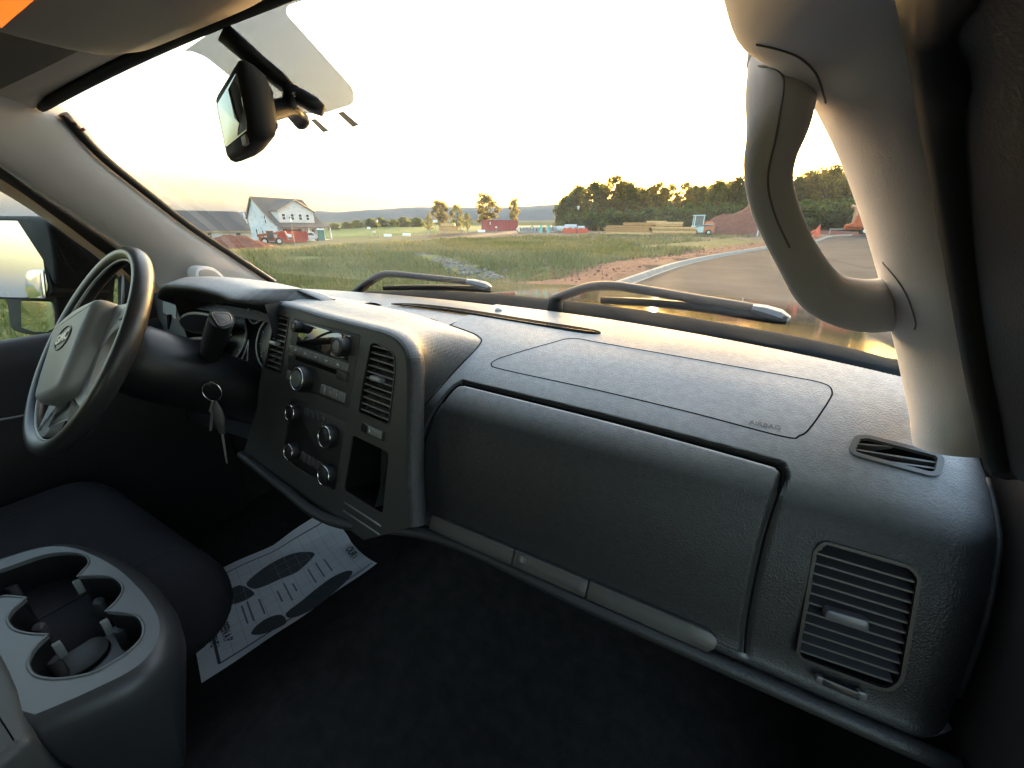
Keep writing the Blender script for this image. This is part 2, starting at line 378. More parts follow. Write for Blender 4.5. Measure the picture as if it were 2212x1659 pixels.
# road: asphalt sheet right of the kerb, and the concrete kerb
kn = np.zeros_like(KERB); dk = np.gradient(KERB, axis=0); dk /= np.linalg.norm(dk, axis=1)[:, None]; kn = np.stack([dk[:, 1], -dk[:, 0]], 1)   # to the right
offs = np.linspace(0, ROADW, 9)
RG = np.zeros((len(KERB), len(offs), 3))
for j, o_ in enumerate(offs):
    q = KERB+kn*o_; RG[:, j, :2] = q; RG[:, j, 2] = hgt(q[:, 0], q[:, 1])-.12+.05*math.sin(o_/ROADW*math.pi)
asph = mat('asphalt', (.056, .052, .049), .95, spec=.03, bump=(60, .5, .01), var=(.45, .2, (.082, .075, .069)))
V, F = grid_vf(RG); tag(mk('road', V, F, asph, None, True), kind='structure')
conc = mat('kerb_concrete', (.27, .26, .24), .9, spec=.05, bump=(40, .3, .01), var=(3, .15))
prof = [(-.16, -.3), (-.16, .02), (-.12, .04), (.02, .04), (.08, -.06), (.09, -.115), (.55, -.125), (.55, -.4)]
KG = np.zeros((len(KERB), len(prof), 3)); hz = hgt(KERB[:, 0], KERB[:, 1])
for j, (a, b) in enumerate(prof): KG[:, j, :2] = KERB+kn*a; KG[:, j, 2] = hz+b
V, F = grid_vf(KG); tag(mk('kerb', V, F, conc, None, 30), kind='structure')

# grass: tufts of blades beyond the soil strip
N = 42000
ang = rng.uniform(rad(-100), rad(16), N); r_ = 6.5+(rng.random(N)**1.25)*62
px_ = CAM[0]+np.sin(ang)*r_; py_ = CAM[1]+np.cos(ang)*r_
kd = kerb_side(px_, py_); dens = vnoise(px_, py_, 3.1, 11)
stone_path = resample([atr(p, r)[:2] for p, r in (((868, 549), 27.5), ((905, 556), 24.5), ((950, 567), 20.5), ((985, 579), 17.8), ((1020, 590), 15.6), ((1062, 602), 13.6))], 60)
dpath = np.min(np.hypot(px_[:, None]-stone_path[None, :, 0], py_[:, None]-stone_path[None, :, 1]), axis=1)
ok = (dpath > .75) & (kd > 2.5+1.4*(dens-.5)) & ((dens > .10) | (r_ < 18)) & (~((kd < 9) & (r_ > 34))) & ~((r_ > 46) & (rng.random(N) < .45))
px_, py_, r_, dens = px_[ok], py_[ok], r_[ok], dens[ok]; N = len(px_)
tz = hgt(px_, py_)+((vnoise(px_, py_, 2.3, 1)-.5)*.16+(vnoise(px_, py_, .8, 2)-.5)*.08+(vnoise(px_, py_, 7, 3)-.5)*.3)*np.clip((kerb_side(px_, py_)-.6)/2, 0, 1)
B = 6; V = np.zeros((N*B, 3, 3)); Cc = np.zeros((N*B, 3))
sz = np.repeat((.09+.14*rng.random(N))*(.6+.8*dens)*np.clip(r_/15, .8, 1.6), B); cx = np.repeat(px_, B); cy = np.repeat(py_, B); cz = np.repeat(tz, B)
a1 = rng.uniform(0, 6.283, N*B); off = rng.normal(0, .10, (N*B, 2))*np.repeat(np.clip(r_/14, 1, 2.4), B)[:, None]; lean = rng.uniform(.1, .75, N*B)*sz
wd = sz*.075*np.repeat(np.clip(r_/9, 1, 3.2), B)
bx, by = cx+off[:, 0], cy+off[:, 1]
V[:, 0] = np.stack([bx-np.sin(a1)*wd, by+np.cos(a1)*wd, cz-.04], 1); V[:, 1] = np.stack([bx+np.sin(a1)*wd, by-np.cos(a1)*wd, cz-.04], 1)
V[:, 2] = np.stack([bx+np.cos(a1)*lean, by+np.sin(a1)*lean, cz+sz*rng.uniform(.6, 1.1, N*B)], 1)
g0 = np.array([.078, .104, .048]); g1 = np.array([.125, .14, .066]); g2 = np.array([.19, .175, .10])
t_ = np.clip(np.repeat(vnoise(px_, py_, 4.2, 21)*.9+np.clip((r_-14)/34, 0, .6)-.22, B)+rng.normal(0, .16, N*B), 0, 1)[:, None]
Cc = np.where(t_ < .5, g0+(g1-g0)*t_*2, g1+(g2-g1)*(t_-.5)*2)
gm = vcol_mat('grass_blades', rough=.7, spec=.05, trans=.12)
me = bpy.data.meshes.new('grass'); me.from_pydata(V.reshape(-1, 3).tolist(), [], np.arange(N*B*3).reshape(-1, 3).tolist())
ca = me.color_attributes.new('tint', 'FLOAT_COLOR', 'POINT'); ca.data.foreach_set('color', np.c_[np.repeat(Cc, 3, 0), np.ones(N*B*3)].ravel().astype(np.float32))
me.materials.append(gm); go = bpy.data.objects.new('grass', me); COL.objects.link(go); tag(go, 'tall weedy meadow grass on the open lot', 'grass', kind='stuff')

# loose stones of the drainage channel through the grass, and clods on the soil strip
def rocks(name, spots, m, label, cat):
    b = MB(); ico = bmesh.new(); bmesh.ops.create_icosphere(ico, subdivisions=1, radius=1); iv = np.array([v.co for v in ico.verts]); fi = [tuple(v.index for v in f.verts) for f in ico.faces]; ico.free()
    for x, y, s in spots:
        v = iv*(s*rng.uniform(.6, 1.2, 3))*(1+rng.normal(0, .14, (len(iv), 1))); a = rng.uniform(0, 6.28); c_, s_ = math.cos(a), math.sin(a)
        v = np.stack([v[:, 0]*c_-v[:, 1]*s_, v[:, 0]*s_+v[:, 1]*c_, v[:, 2]*.7], 1); b.add(v+np.array([x, y, gz(x, y)+s*.25]), fi)
    o = b.obj(name, m, None, None); tag(o, label, cat, kind='stuff'); return o
path = resample([atr(p, r)[:2] for p, r in (((868, 549), 27.5), ((905, 556), 24.5), ((950, 567), 20.5), ((985, 579), 17.8), ((1020, 590), 15.6), ((1062, 602), 13.6))], 400)
sp = [(p[0]+rng.normal(0, .42), p[1]+rng.normal(0, .3), rng.uniform(.04, .12)) for p in path if rng.random() < .75]
rocks('channel_stones', sp, mat('pale_stone', (.15, .148, .14), .9, spec=.1, var=(2, .3)), 'pale grey stones lining the drainage channel in the grass', 'stones')
sp = []
for i in range(500):
    k = rng.integers(10, 44); s_ = 1.0+abs(rng.normal(0, 1.7)); q = KERB[k]-kn[k]*s_+rng.normal(0, .4, 2); sp.append((q[0], q[1], rng.uniform(.012, .055)))
rocks('soil_clods', sp, mat('red_soil', (.15, .062, .045), .95, spec=.05, var=(2, .3)), 'red soil clods strewn along the kerb', 'soil')

# ================================================================== HILLS
def ridge(name, pts, r, base, col, thick):
    P = resample([atr((a, b), r) for a, b in pts], 160); G = []
    for i, p in enumerate(P):
        d = (p[:2]-CAM[:2])/np.linalg.norm(p[:2]-CAM[:2]); n = vnoise(np.array([i*1.]), np.array([0.]), 3.1, 5)[0]*.06+vnoise(np.array([i*1.]), np.array([7.]), 1.1, 6)[0]*.04
        h = p[2]-base; row = []
        for k, (dd, f) in enumerate(((-thick, 0), (-thick*.55, .35), (-thick*.25, .75), (0, 1), (thick*.4, .8), (thick, 0))):
            q = p[:2]+d*dd; row.append((q[0], q[1], base+h*f*(1-.05+n)))
        G.append(row)
    V, F = grid_vf(np.array(G)); o = mk(name, V, F, mat(name+'_forest', col, .95, spec=.05, var=(.01, .35)), None, True); tag(o, kind='structure'); return o
ridge('hills', [(-900, 470), (-300, 468), (100, 468), (380, 466), (480, 462), (519, 456.5), (552, 456), (620, 455), (683, 455), (724, 458), (780, 455), (835, 450), (885, 447.5), (940, 447), (1019, 448.5), (1060, 446.5), (1130, 446.5), (1180, 443), (1230, 440), (1400, 436), (1700, 440), (2200, 450), (3200, 455)], 3600, -20, (.016, .028, .042), 900)  # hills: blue of the distant haze painted into the forest colour
ridge('far_woods', [(-400, 484), (300, 483), (560, 481), (760, 479), (830, 477), (900, 477), (1000, 476), (1150, 478), (1300, 474), (1700, 466), (2300, 468)], 900, -2, (.04, .065, .025), 120)

# ================================================================== TREES
leafm = vcol_mat('leaves', rough=.7, spec=.1, trans=.5)
barkm = mat('bark', (.09, .07, .05), .9, spec=.1, bump=(6, .6, .05))
def tree_meshes(seed, H, R, base, n_clump, n_leaf, leaf, shape, hue):
    r_ = np.random.default_rng(seed); b = MB()
    top = np.array([r_.normal(0, .3), r_.normal(0, .3), H*.82])
    tr = cr([(0, 0, -.6), (r_.normal(0, .1), r_.normal(0, .1), H*.25), (r_.normal(0, .25), r_.normal(0, .25), H*.5), top], 4)
    b.tube(tr, np.linspace(H*.022, H*.006, len(tr)), 7)
    cl = []
    for i in range(n_clump):
        f = (i+.5)/n_clump; z = base+(H-base)*(f**.9); a = i*2.4+r_.normal(0, .4)
        if shape == 'round': prof = math.sin(min(1, max(.05, (z-base*.7)/(H-base*.7)))**.75*math.pi)**.7
        else: prof = .35+.65*math.sin(((z-base)/(H-base))*math.pi)
        rr = R*prof*r_.uniform(.35, 1.0); c = np.array([math.cos(a)*rr, math.sin(a)*rr, z]); s = R*r_.uniform(.22, .42)
        cl.append((c, s))
        if i % 3 == 0:
            st = tr[min(len(tr)-1, int(len(tr)*min(.9, max(.25, z/H*.75))))]; mid = (st+c)/2+np.array([0, 0, -.15*rr]); lp = cr([st, mid, c], 3)
            b.tube(lp, np.linspace(H*.008, H*.002, len(lp)), 5)
    V = []; Cc = []
    for c, s in cl:
        d = r_.normal(0, 1, (n_leaf, 3)); d /= np.linalg.norm(d, axis=1)[:, None]; p = c+d*s*(r_.random((n_leaf, 1))**.45)*np.array([1, 1, .75])
        tone = r_.uniform(.75, 1.25)
        for q in p:
            u = r_.normal(0, 1, 3); u /= np.linalg.norm(u); w = np.cross(u, r_.normal(0, 1, 3)); w /= np.linalg.norm(w); l = leaf*r_.uniform(.6, 1.3)
            V += [q-u*l*.5, q+w*l*.32, q+u*l*.5, q-w*l*.32]; col = np.array(hue)*tone*r_.uniform(.7, 1.35); Cc += [(*col, 1)]*4
    m1 = bpy.data.meshes.new('trunk'); m1.from_pydata(b.V, [], b.F); m1.materials.append(barkm); m1.shade_smooth()
    m2 = bpy.data.meshes.new('crown'); m2.from_pydata([tuple(v) for v in V], [], np.arange(len(V)).reshape(-1, 4).tolist()); m2.materials.append(leafm)
    ca = m2.color_attributes.new('tint', 'FLOAT_COLOR', 'POINT'); ca.data.foreach_set('color', np.array(Cc, np.float32).ravel())
    return m1, m2, H
TV = [tree_meshes(31, 14, 4.8, .8, 62, 88, .62, 'round', (.105, .10, .026)), tree_meshes(32, 13, 4.2, 1.0, 54, 84, .6, 'round', (.115, .10, .028)),
      tree_meshes(33, 15, 4.2, 1.6, 46, 78, .6, 'tall', (.12, .10, .028)), tree_meshes(34, 12, 4.6, .5, 58, 120, .62, 'round', (.08, .09, .026)),
      tree_meshes(35, 10, 3.2, 2.0, 26, 90, .5, 'tall', (.10, .09, .03)), tree_meshes(36, 5, 3.4, .2, 30, 130, .5, 'round', (.07, .088, .028)), tree_meshes(37, 10, 3.7, 1.0, 26, 62, .55, 'round', (.08, .085, .03))]
def tree(px, top, r, var, label, wid=1., group=None, name='leafy_tree', drop=0.):
    t = atr((px, top), r); z0 = gz(t[0], t[1])-drop; h = t[2]-z0; m1, m2, H = TV[var]
    o = thing(name, label, 'tree', (t[0], t[1], z0), random.uniform(0, 6.28), group); s = h/(H*1.0); o.scale = (s*wid, s*wid, s)
    for nm, me in (('trunk', m1), ('crown', m2)):
        c = bpy.data.objects.new(nm, me); COL.objects.link(c); c.parent = o
    return o
ORDN = ['first', 'second', 'third', 'fourth', 'fifth', 'sixth', 'seventh', 'eighth', 'ninth', 'tenth', 'eleventh', 'twelfth', 'thirteenth', 'fourteenth', 'fifteenth', 'sixteenth', 'seventeenth', 'eighteenth', 'nineteenth', 'twentieth']
row = [(1222, 428, 118, 3, 1.1), (1252, 404, 122, 0, 1.1), (1285, 396, 118, 0, 1.1), (1330, 382, 121, 2, 1.25), (1362, 398, 117, 1, 1.2), (1392, 410, 124, 1, 1.0), (1424, 396, 120, 2, 1.0),
       (1453, 400, 128, 2, .85), (1482, 396, 122, 2, .9), (1520, 404, 126, 1, .9), (1556, 393, 119, 0, 1.0), (1598, 386, 121, 1, 1.15), (1642, 384, 118, 0, 1.1), (1690, 388, 121, 2, 1.1),
       (1728, 386, 110, 1, 1.1), (1764, 370, 112, 2, 1.25), (1800, 362, 108, 2, 1.25), (1842, 372, 112, 0, 1.1), (1890, 368, 110, 1, 1.1), (1950, 362, 112, 0, 1.1)]
for i, (a, b, r, v, w) in enumerate(row):
    tree(a, b, r, v, 'backlit leafy tree, %s from the hills end of the treeline behind the yard' % ORDN[i], w, 'trees of the backlit treeline')
row2 = [(1240, 418, 130, 3, 1.1), (1305, 402, 133, 1, 1.2), (1348, 400, 134, 3, 1.2), (1378, 408, 132, 0, 1.1), (1408, 408, 135, 3, 1.0), (1438, 410, 138, 1, .9), (1500, 406, 135, 3, 1.0), (1538, 404, 134, 0, 1.0), (1578, 398, 132, 3, 1.1), (1620, 396, 131, 1, 1.1), (1746, 388, 124, 3, 1.2), (1784, 380, 122, 0, 1.2), (1822, 378, 124, 1, 1.2)]
for i, (a, b, r, v, w) in enumerate(row2):
    tree(a, b, r, v, 'leafy tree filling a gap of the treeline from behind, %s from the hills end' % ORDN[i], w, 'second rank of the treeline')
bush = [(1235, 462, 112), (1275, 458, 110), (1318, 456, 109), (1360, 458, 111), (1405, 452, 110), (1445, 448, 112), (1490, 446, 111), (1530, 445, 113), (1572, 444, 110), (1615, 442, 112), (1660, 440, 108), (1705, 440, 104), (1745, 438, 102), (1785, 438, 100), (1825, 436, 101), (1868, 436, 99), (1915, 434, 100)]
for i, (a, b, r) in enumerate(bush):
    tree(a, b, r, 5, 'dense green bush at the foot of the treeline, %s from the hills end' % ORDN[i], 1.15, 'bushes under the treeline', 'dense_bush')
tree(950, 436, 150, 4, 'ragged tree with a gold-lit top above the short lumber stack', 1.4, None)
tree(985, 444, 152, 6, 'rounded dark tree right behind the short lumber stack', 1.15, None)
tree(1008, 462, 148, 6, 'low dark tree on the slope between the lumber stack and the container', 1.1, None)
tree(925, 466, 155, 6, 'low dark tree at the edge of the green field', 1.2, None)
tree(1050, 422, 145, 4, 'tall open-crowned tree rising behind the red container', 1.55, None)
tree(1110, 431, 145, 4, 'narrow lone tree beside the end of the red container', .8, None)
for i, (a, b, r) in enumerate(((720, 484, 210), (748, 481, 220), (772, 477, 230), (800, 474, 225), (822, 472, 235), (848, 475, 240), (872, 471, 230), (900, 472, 225), (1150, 488, 190), (1185, 486, 195))):
    tree(a, b, r, 5, 'small distant bush along the far field edge, %s from the white house' % ORDN[i], 1.6, 'bushes on the far field edge', 'field_bush', .5)

# ================================================================== HOUSES
def wrap_mat():
    m = mat('house_wrap', (.52, .53, .54), .55, spec=.3); nt = m.node_tree; b = nt.nodes['Principled BSDF']; tc = nt.nodes.new('ShaderNodeTexCoord')
    mp = nt.nodes.new('ShaderNodeMapping'); mp.inputs['Scale'].default_value = (.55, .55, 1.15); nt.links.new(tc.outputs['Object'], mp.inputs[0])
    n = nt.nodes.new('ShaderNodeTexNoise'); n.inputs['Scale'].default_value = 1.6; n.inputs['Detail'].default_value = 1; nt.links.new(mp.outputs[0], n.inputs[0])
    r = nt.nodes.new('ShaderNodeValToRGB'); e = r.color_ramp.elements; e[0].position = .56; e[0].color = (.54, .55, .555, 1); e[1].position = .66; e[1].color = (.42, .44, .45, 1)
    nt.links.new(n.outputs[0], r.inputs[0]); nt.links.new(r.outputs[0], b.inputs['Base Color']); return m
WRAP = wrap_mat(); SHING = mat('shingles', (.085, .08, .078), .9, spec=.15, bump=(14, .5, .02), var=(3, .25)); TRIMW = mat('white_trim', (.7, .7, .68), .6)
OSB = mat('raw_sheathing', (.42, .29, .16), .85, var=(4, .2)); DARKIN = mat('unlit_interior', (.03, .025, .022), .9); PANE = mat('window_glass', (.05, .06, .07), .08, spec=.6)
def dirs(px, r0, ang):
    """corner on the ground plus a right-handed plan frame turned by ang from the sight line's normal"""
    K = atr(px, r0); d = (K-CAM)[:2]; d /= np.linalg.norm(d); t = np.array([d[1], -d[0]]); a = rad(ang)
    return K, math.atan2(t[1], t[0])+a
def win(parent, x0, x1, z0, z1, y=0., axis='x', pane=PANE):
    b = MB(); w = .09
    def bx(a0, a1, c0, c1, d0, d1, mb):
        if axis == 'x': mb.box(a0, a1, y+d0, y+d1, c0, c1)
        else: mb.box(y+d0, y+d1, a0, a1, c0, c1)
    for a0, a1, c0, c1 in ((x0, x0+w, z0, z1), (x1-w, x1, z0, z1), (x0+w, x1-w, z1-w, z1), (x0+w, x1-w, z0, z0+w), (x0+w, x1-w, (z0+z1)/2-.04, (z0+z1)/2+.04)): bx(a0, a1, c0, c1, -.06, .02, b)
    f = b.obj('window', TRIMW, parent, None); p = MB(); bx(x0+w, x1-w, z0+w, z1-w, -.025, .01, p); p.obj('pane', pane, f, None); return f
def slab(b, P, th):
    """roof plane from 4 corners, with thickness"""
    P = np.array(P, float); n = np.cross(P[1]-P[0], P[3]-P[0]); n /= np.linalg.norm(n); n = n if n[2] > 0 else -n
    b.add(list(P)+list(P-n*th), [(0, 1, 2, 3), (7, 6, 5, 4), (0, 4, 5, 1), (1, 5, 6, 2), (2, 6, 7, 3), (3, 7, 4, 0)])
def house_main():
    K, a = dirs((604, 519), 96, 33); L, D, RY, RZ = 10.8, 9.0, 6.3, 8.4
    z0 = K[2]-.3
    h = thing('house', 'white-wrapped two-storey house under construction with a front gable dormer', 'house', (K[0], K[1], z0), a)
    b = MB()                                                    # side wall and back wall
    side = [(0, 0, 0), (0, D, 0), (0, D, 4.6), (0, RY, RZ-.15), (0, 3.2, 5.4), (0, 1.2, 3.7), (0, 0, 3.05)]
    b.add(side+[(.15, y, z) for _, y, z in side], [tuple(range(6, -1, -1)), tuple(range(7, 14))]+[(i, (i+1) % 7, 7+(i+1) % 7, 7+i) for i in range(7)])
    b.add([(L-x, y, z) for x, y, z in side]+[(L-.15, y, z) for _, y, z in side], [tuple(range(0, 7)), tuple(range(13, 6, -1))]+[((i+1) % 7, i, 7+i, 7+(i+1) % 7) for i in range(7)])
    b.box(.15, L-.15, D-.15, D, 0, 4.6)
    # front wall with garage and porch openings
    gx0, gx1 = 1.1, 5.3
    b.box(.15, gx0, 0, .15, 0, 3.0); b.box(gx0, gx1, 0, .15, 2.35, 3.0); b.box(gx1, 6.0, 0, .15, 0, 3.0)
    b.box(6.0, L-.15, 1.6, 1.75, 0, 3.0); b.box(6.0, 6.15, .15, 1.6, 0, 3.0)
    b.box(.15, L-.15, 2.0, D-.15, .02, .1)
    b.obj('wall', WRAP, h, None)
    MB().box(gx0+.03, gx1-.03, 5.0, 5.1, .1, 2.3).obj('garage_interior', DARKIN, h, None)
    r = MB(); ov = .35
    pf = [(-.1, 3.15), (1.2, 3.85), (3.2, 5.55), (RY, RZ)]
    for i in range(3): slab(r, [(-ov, pf[i][0], pf[i][1]), (L+ov, pf[i][0], pf[i][1]), (L+ov, pf[i+1][0], pf[i+1][1]), (-ov, pf[i+1][0], pf[i+1][1])], .14)
    slab(r, [(-ov, D+.4, 4.35), (L+ov, D+.4, 4.35), (L+ov, RY, RZ), (-ov, RY, RZ)], .14)
    roof = r.obj('roof', SHING, h, None)
    r = MB(); slab(r, [(-.2, -1.7, 2.75), (L+.9, -1.7, 2.75), (L+.9, .5, 3.45), (-.2, .5, 3.45)], .12); r.obj('porch_roof', SHING, h, None)
    b = MB()
    for x in (5.9, 8.2, L+.4): b.box(x-.1, x+.1, -1.5, -1.3, 0, 2.7)
    b.box(5.8, L+.5, -1.55, 1.6, 0, .25); b.obj('porch_post', TRIMW, h, None)
    # dormer
    dx0, dx1, dy, ez, az = 1.3, 9.2, .75, 5.85, 7.75; mx = (dx0+dx1)/2
    P = [(dx0, dy, 3.4), (dx1, dy, 3.4), (dx1, dy, ez), (mx, dy, az), (dx0, dy, ez)]; b = MB()
    b.add(P+[(x, y+5, z) for x, y, z in P], [(0, 1, 2, 3, 4), (9, 8, 7, 6, 5)]+[(i, 5+i, 5+(i+1) % 5, (i+1) % 5) for i in range(5)]); b.obj('dormer', WRAP, h, None)
    r = MB(); slab(r, [(dx0-.4, dy-.35, ez-.1), (mx, dy-.35, az+.2), (mx, dy+5, az+.2), (dx0-.4, dy+5, ez-.1)], .14); slab(r, [(mx, dy-.35, az+.2), (dx1+.4, dy-.35, ez-.1), (dx1+.4, dy+5, ez-.1), (mx, dy+5, az+.2)], .14)
    r.obj('dormer_roof', SHING, h, None)
    b = MB(); b.tube([(dx0-.4, dy-.37, ez-.18), (mx, dy-.37, az+.12), (dx1+.4, dy-.37, ez-.18)], .09, 4); b.tube([(-.37, -.1, 3.05), (-.37, 3.2, 5.47), (-.37, RY, RZ-.1), (-.37, D+.4, 4.25)], .09, 4); b.obj('raw_fascia', OSB, h, None)
    for x in (2.3, 4.2, 6.0, 7.7): win(h, x-.42, x+.42, 4.05, 5.3, dy)
    win(h, 3.0, 3.6, 3.3, 5.0, 0., 'y'); win(h, 1.6, 2.3, .7, 2.2, 0., 'y'); win(h, 6.6, 7.3, .7, 2.4, 0., 'y'); win(h, 4.6, 5.2, .7, 2.2, 0., 'y')
    win(h, 6.5, 7.4, .9, 2.4, 1.6); win(h, 8.6, 9.6, .9, 2.4, 1.6); MB().box(7.65, 8.4, 1.55, 1.6, .25, 2.4).obj('door', OSB, h, None)
def house_long():
    K, a = dirs((546, 521), 112, 6); L, D = 27., 10.
    h = thing('house', 'long low white-wrapped house with a wide dark shingle roof', 'house', (K[0], K[1], K[2]-.3), a)
    b = MB()
    def end(x, s): 
        P = [(x, 0, 0), (x, D, 0), (x, D, 2.6), (x, D/2, 6.3), (x, 0, 2.6)]; Q = [(x+.15*s, y, z) for _, y, z in P]
        b.add(P+Q, [(0, 1, 2, 3, 4), (9, 8, 7, 6, 5)]+[(i, (i+1) % 5, 5+(i+1) % 5, 5+i) for i in range(5)])
    end(-L, 1); end(0, -1); b.box(-L+.15, -.15, D-.15, D, 0, 2.6)
    ops = [(-24.5, -23.3), (-20.5, -19.3), (-16.3, -15.1), (-12.6, -11.6), (-8.1, -7.2), (-3.0, -1.9)]; x = -L+.15
    for o0, o1 in ops: b.box(x, o0, 0, .15, 0, 2.6); b.box(o0, o1, 0, .15, 2.15, 2.6); x = o1
    b.box(x, -.15, 0, .15, 0, 2.6); b.obj('wall', WRAP, h, None)
    r = MB(); slab(r, [(-L-.6, -.6, 2.45), (.6, -.6, 2.45), (-1.2, D/2, 6.55), (-L-.6, D/2, 6.55)], .15); slab(r, [(-L-.6, D+.6, 2.45), (.6, D+.6, 2.45), (-1.2, D/2, 6.55), (-L-.6, D/2, 6.55)], .15)
    slab(r, [(.6, -.6, 2.45), (.6, D+.6, 2.45), (-1.2, D/2, 6.55), (-1.2, D/2, 6.549)], .1); r.obj('roof', SHING, h, None)
    for o0, o1 in ops: win(h, o0+.03, o1-.03, .95, 2.12, .06)
    for o0, o1 in ops: MB().box(o0, o1, .02, .15, 0, .93).obj('window_apron', WRAP, h, None)
    MB().box(-L-.6, .6, -.66, -.6, 2.25, 2.45).obj('eave_board', OSB, h, None)
house_main(); house_long()
# pale houses beyond the trees
def far_block(px, r, w, hh, label):
    p = atr(px, r); z0 = gz(p[0], p[1]); o = thing('far_house', label, 'house', (p[0], p[1], z0), 0)
    MB().box(-w/2, w/2, 0, 8, 0, hh).obj('wall', mat('pale_siding', (.5, .54, .6), .7), o, None)
    r_ = MB(); slab(r_, [(-w/2-.4, -.4, hh), (w/2+.4, -.4, hh), (w/2+.4, 4, hh+2.2), (-w/2-.4, 4, hh+2.2)], .15); slab(r_, [(-w/2-.4, 8.4, hh), (w/2+.4, 8.4, hh), (w/2+.4, 4, hh+2.2), (-w/2-.4, 4, hh+2.2)], .15); r_.obj('roof', SHING, o, None)
    for x in np.arange(-w/2+1.2, w/2-1, 2.4): win(o, x, x+1, 3.4, 4.8, 0.)
far_block((1450, 470), 150, 12, 6.5, 'pale blue house half hidden by the middle of the treeline')
far_block((1590, 468), 150, 10, 6.5, 'pale blue house half hidden by the treeline left of the grab handle')

# ================================================================== SITE MACHINES AND MATERIAL
ORANGE = mat('machine_orange', (.36, .085, .028), .7, spec=.2, var=(3, .35)); RED = mat('skip_red', (.42, .025, .012), .55, var=(2, .2)); TYRE = mat('tyre', (.02, .02, .02), .9); STEEL = mat('grey_steel', (.3, .31, .32), .45, metal=.6)
WHITEP = mat('white_paint', (.75, .75, .74), .35, coat=.3); RIM = mat('wheel_rim', (.55, .55, .53), .5)
def place(px, r, name, label, cat, ang=0., group=None, dz=0.):
    p = atr(px, r); z = gz(p[0], p[1])+dz; d = (p-CAM)[:2]; return thing(name, label, cat, (p[0], p[1], z), math.atan2(-d[0], d[1])+rad(ang), group)
def wheel(parent, x, y, r, w, rim=RIM):
    ring = [(x, y, r)]; b = MB(); n = 16
    P = [(r*.55, -w/2), (r*.93, -w/2), (r, -w/2+.05), (r, w/2-.05), (r*.93, w/2), (r*.55, w/2)]; V = []
    for i in range(n):
        a = 2*math.pi*i/n
        for q, d in P: V.append((x+q*math.cos(a), y+d, r+q*math.sin(a)))
    F = []
    for i in range(n):
        for j in range(len(P)-1): F.append((i*6+j, i*6+j+1, ((i+1) % n)*6+j+1, ((i+1) % n)*6+j))
    w_ = MB().add(V, F).obj('wheel', TYRE, parent, 30); f = Frame((x, y, r), (1, 0, 0), (0, 0, 1), (0, -1, 0))
    prism('rim', f, disc(0, 0, r*.6), -w*.35, w*.42, rim, w_, .03); return w_
# telehandler
t = place((588, 527), 88, 'telehandler', 'muddy orange telehandler parked in front of the white house', 'telehandler', 4)
for x, y in ((-1.4, -.9), (1.4, -.9), (-1.4, .9), (1.4, .9)): wheel(t, x, y, .72, .45)
f = Frame((0, 0, 0), (1, 0, 0), (0, 0, 1), (0, -1, 0)); prism('body', f, [(-2.3, .75), (2.0, .7), (2.1, 1.25), (.8, 1.5), (-.9, 1.55), (-2.4, 1.75)], -.6, .6, ORANGE, t, .06)
b = MB(); b.box(-.75, .55, -.98, -.25, 1.15, 2.75); b.obj('cab', mat('machine_cab', (.05, .05, .05), .3), t, 30); b = MB(); b.box(-.82, .62, -1.03, -.2, 2.75, 2.87); b.box(-.8, -.68, -1.02, -.93, 1.1, 2.75); b.box(.48, .6, -1.02, -.93, 1.1, 2.75); b.obj('cab_frame', ORANGE, t, 30)
b = MB(); b.tube([(-2.4, .3, 1.9), (.6, .3, 2.25), (3.0, .3, 2.75)], [.26, .23, .17], 4, upv=(0, 0, 1)); b.obj('boom', ORANGE, t, 30); b = MB(); b.tube([(.2, .3, 1.4), (1.6, .3, 2.35)], .09, 6); b.obj('lift_ram', STEEL, t, 30)
b = MB(); b.tube([(3.0, .3, 2.75), (3.35, .3, 1.5)], .14, 4); b.box(3.3, 3.42, -.6, 1.1, .95, 1.7); b.box(3.42, 4.5, -.3, -.18, .92, 1.0); b.box(3.42, 4.5, .7, .82, .92, 1.0); b.obj('fork', STEEL, t, 30)
t.scale = (.82, .82, .82)
# skip
t = place((634, 521), 92, 'waste_skip', 'bright red waste skip beside the orange telehandler', 'skip', 4)
f = Frame((0, 0, 0), (1, 0, 0), (0, 0, 1), (0, -1, 0)); P = [(-2.3, .1), (2.3, .1), (2.6, 2.0), (-2.6, 2.0)]
bm = bmesh.new()
V, F = prism_vf(f, P, -1.1, 1.1); vs = [bm.verts.new(v) for v in V]
for q in F: bm.faces.new([vs[i] for i in q])
bm.faces.ensure_lookup_table(); topf = [q for q in bm.faces if all(v.co.z > 1.9 for v in q.verts)]
res = bmesh.ops.inset_region(bm, faces=topf, thickness=.12); bmesh.ops.translate(bm, verts=list({v for q in topf for v in q.verts}), vec=(0, 0, -1.5)); mkbm('body', bm, RED, t, None)
for x in np.linspace(-2, 2, 6): MB().box(x-.06, x+.06, -1.2, -1.1, .15, 1.95).obj('rib', RED, t, None)
MB().box(-1.0, -.2, -1.23, -1.2, 1.0, 1.6).obj('painted_patch', WHITEP, t, None)
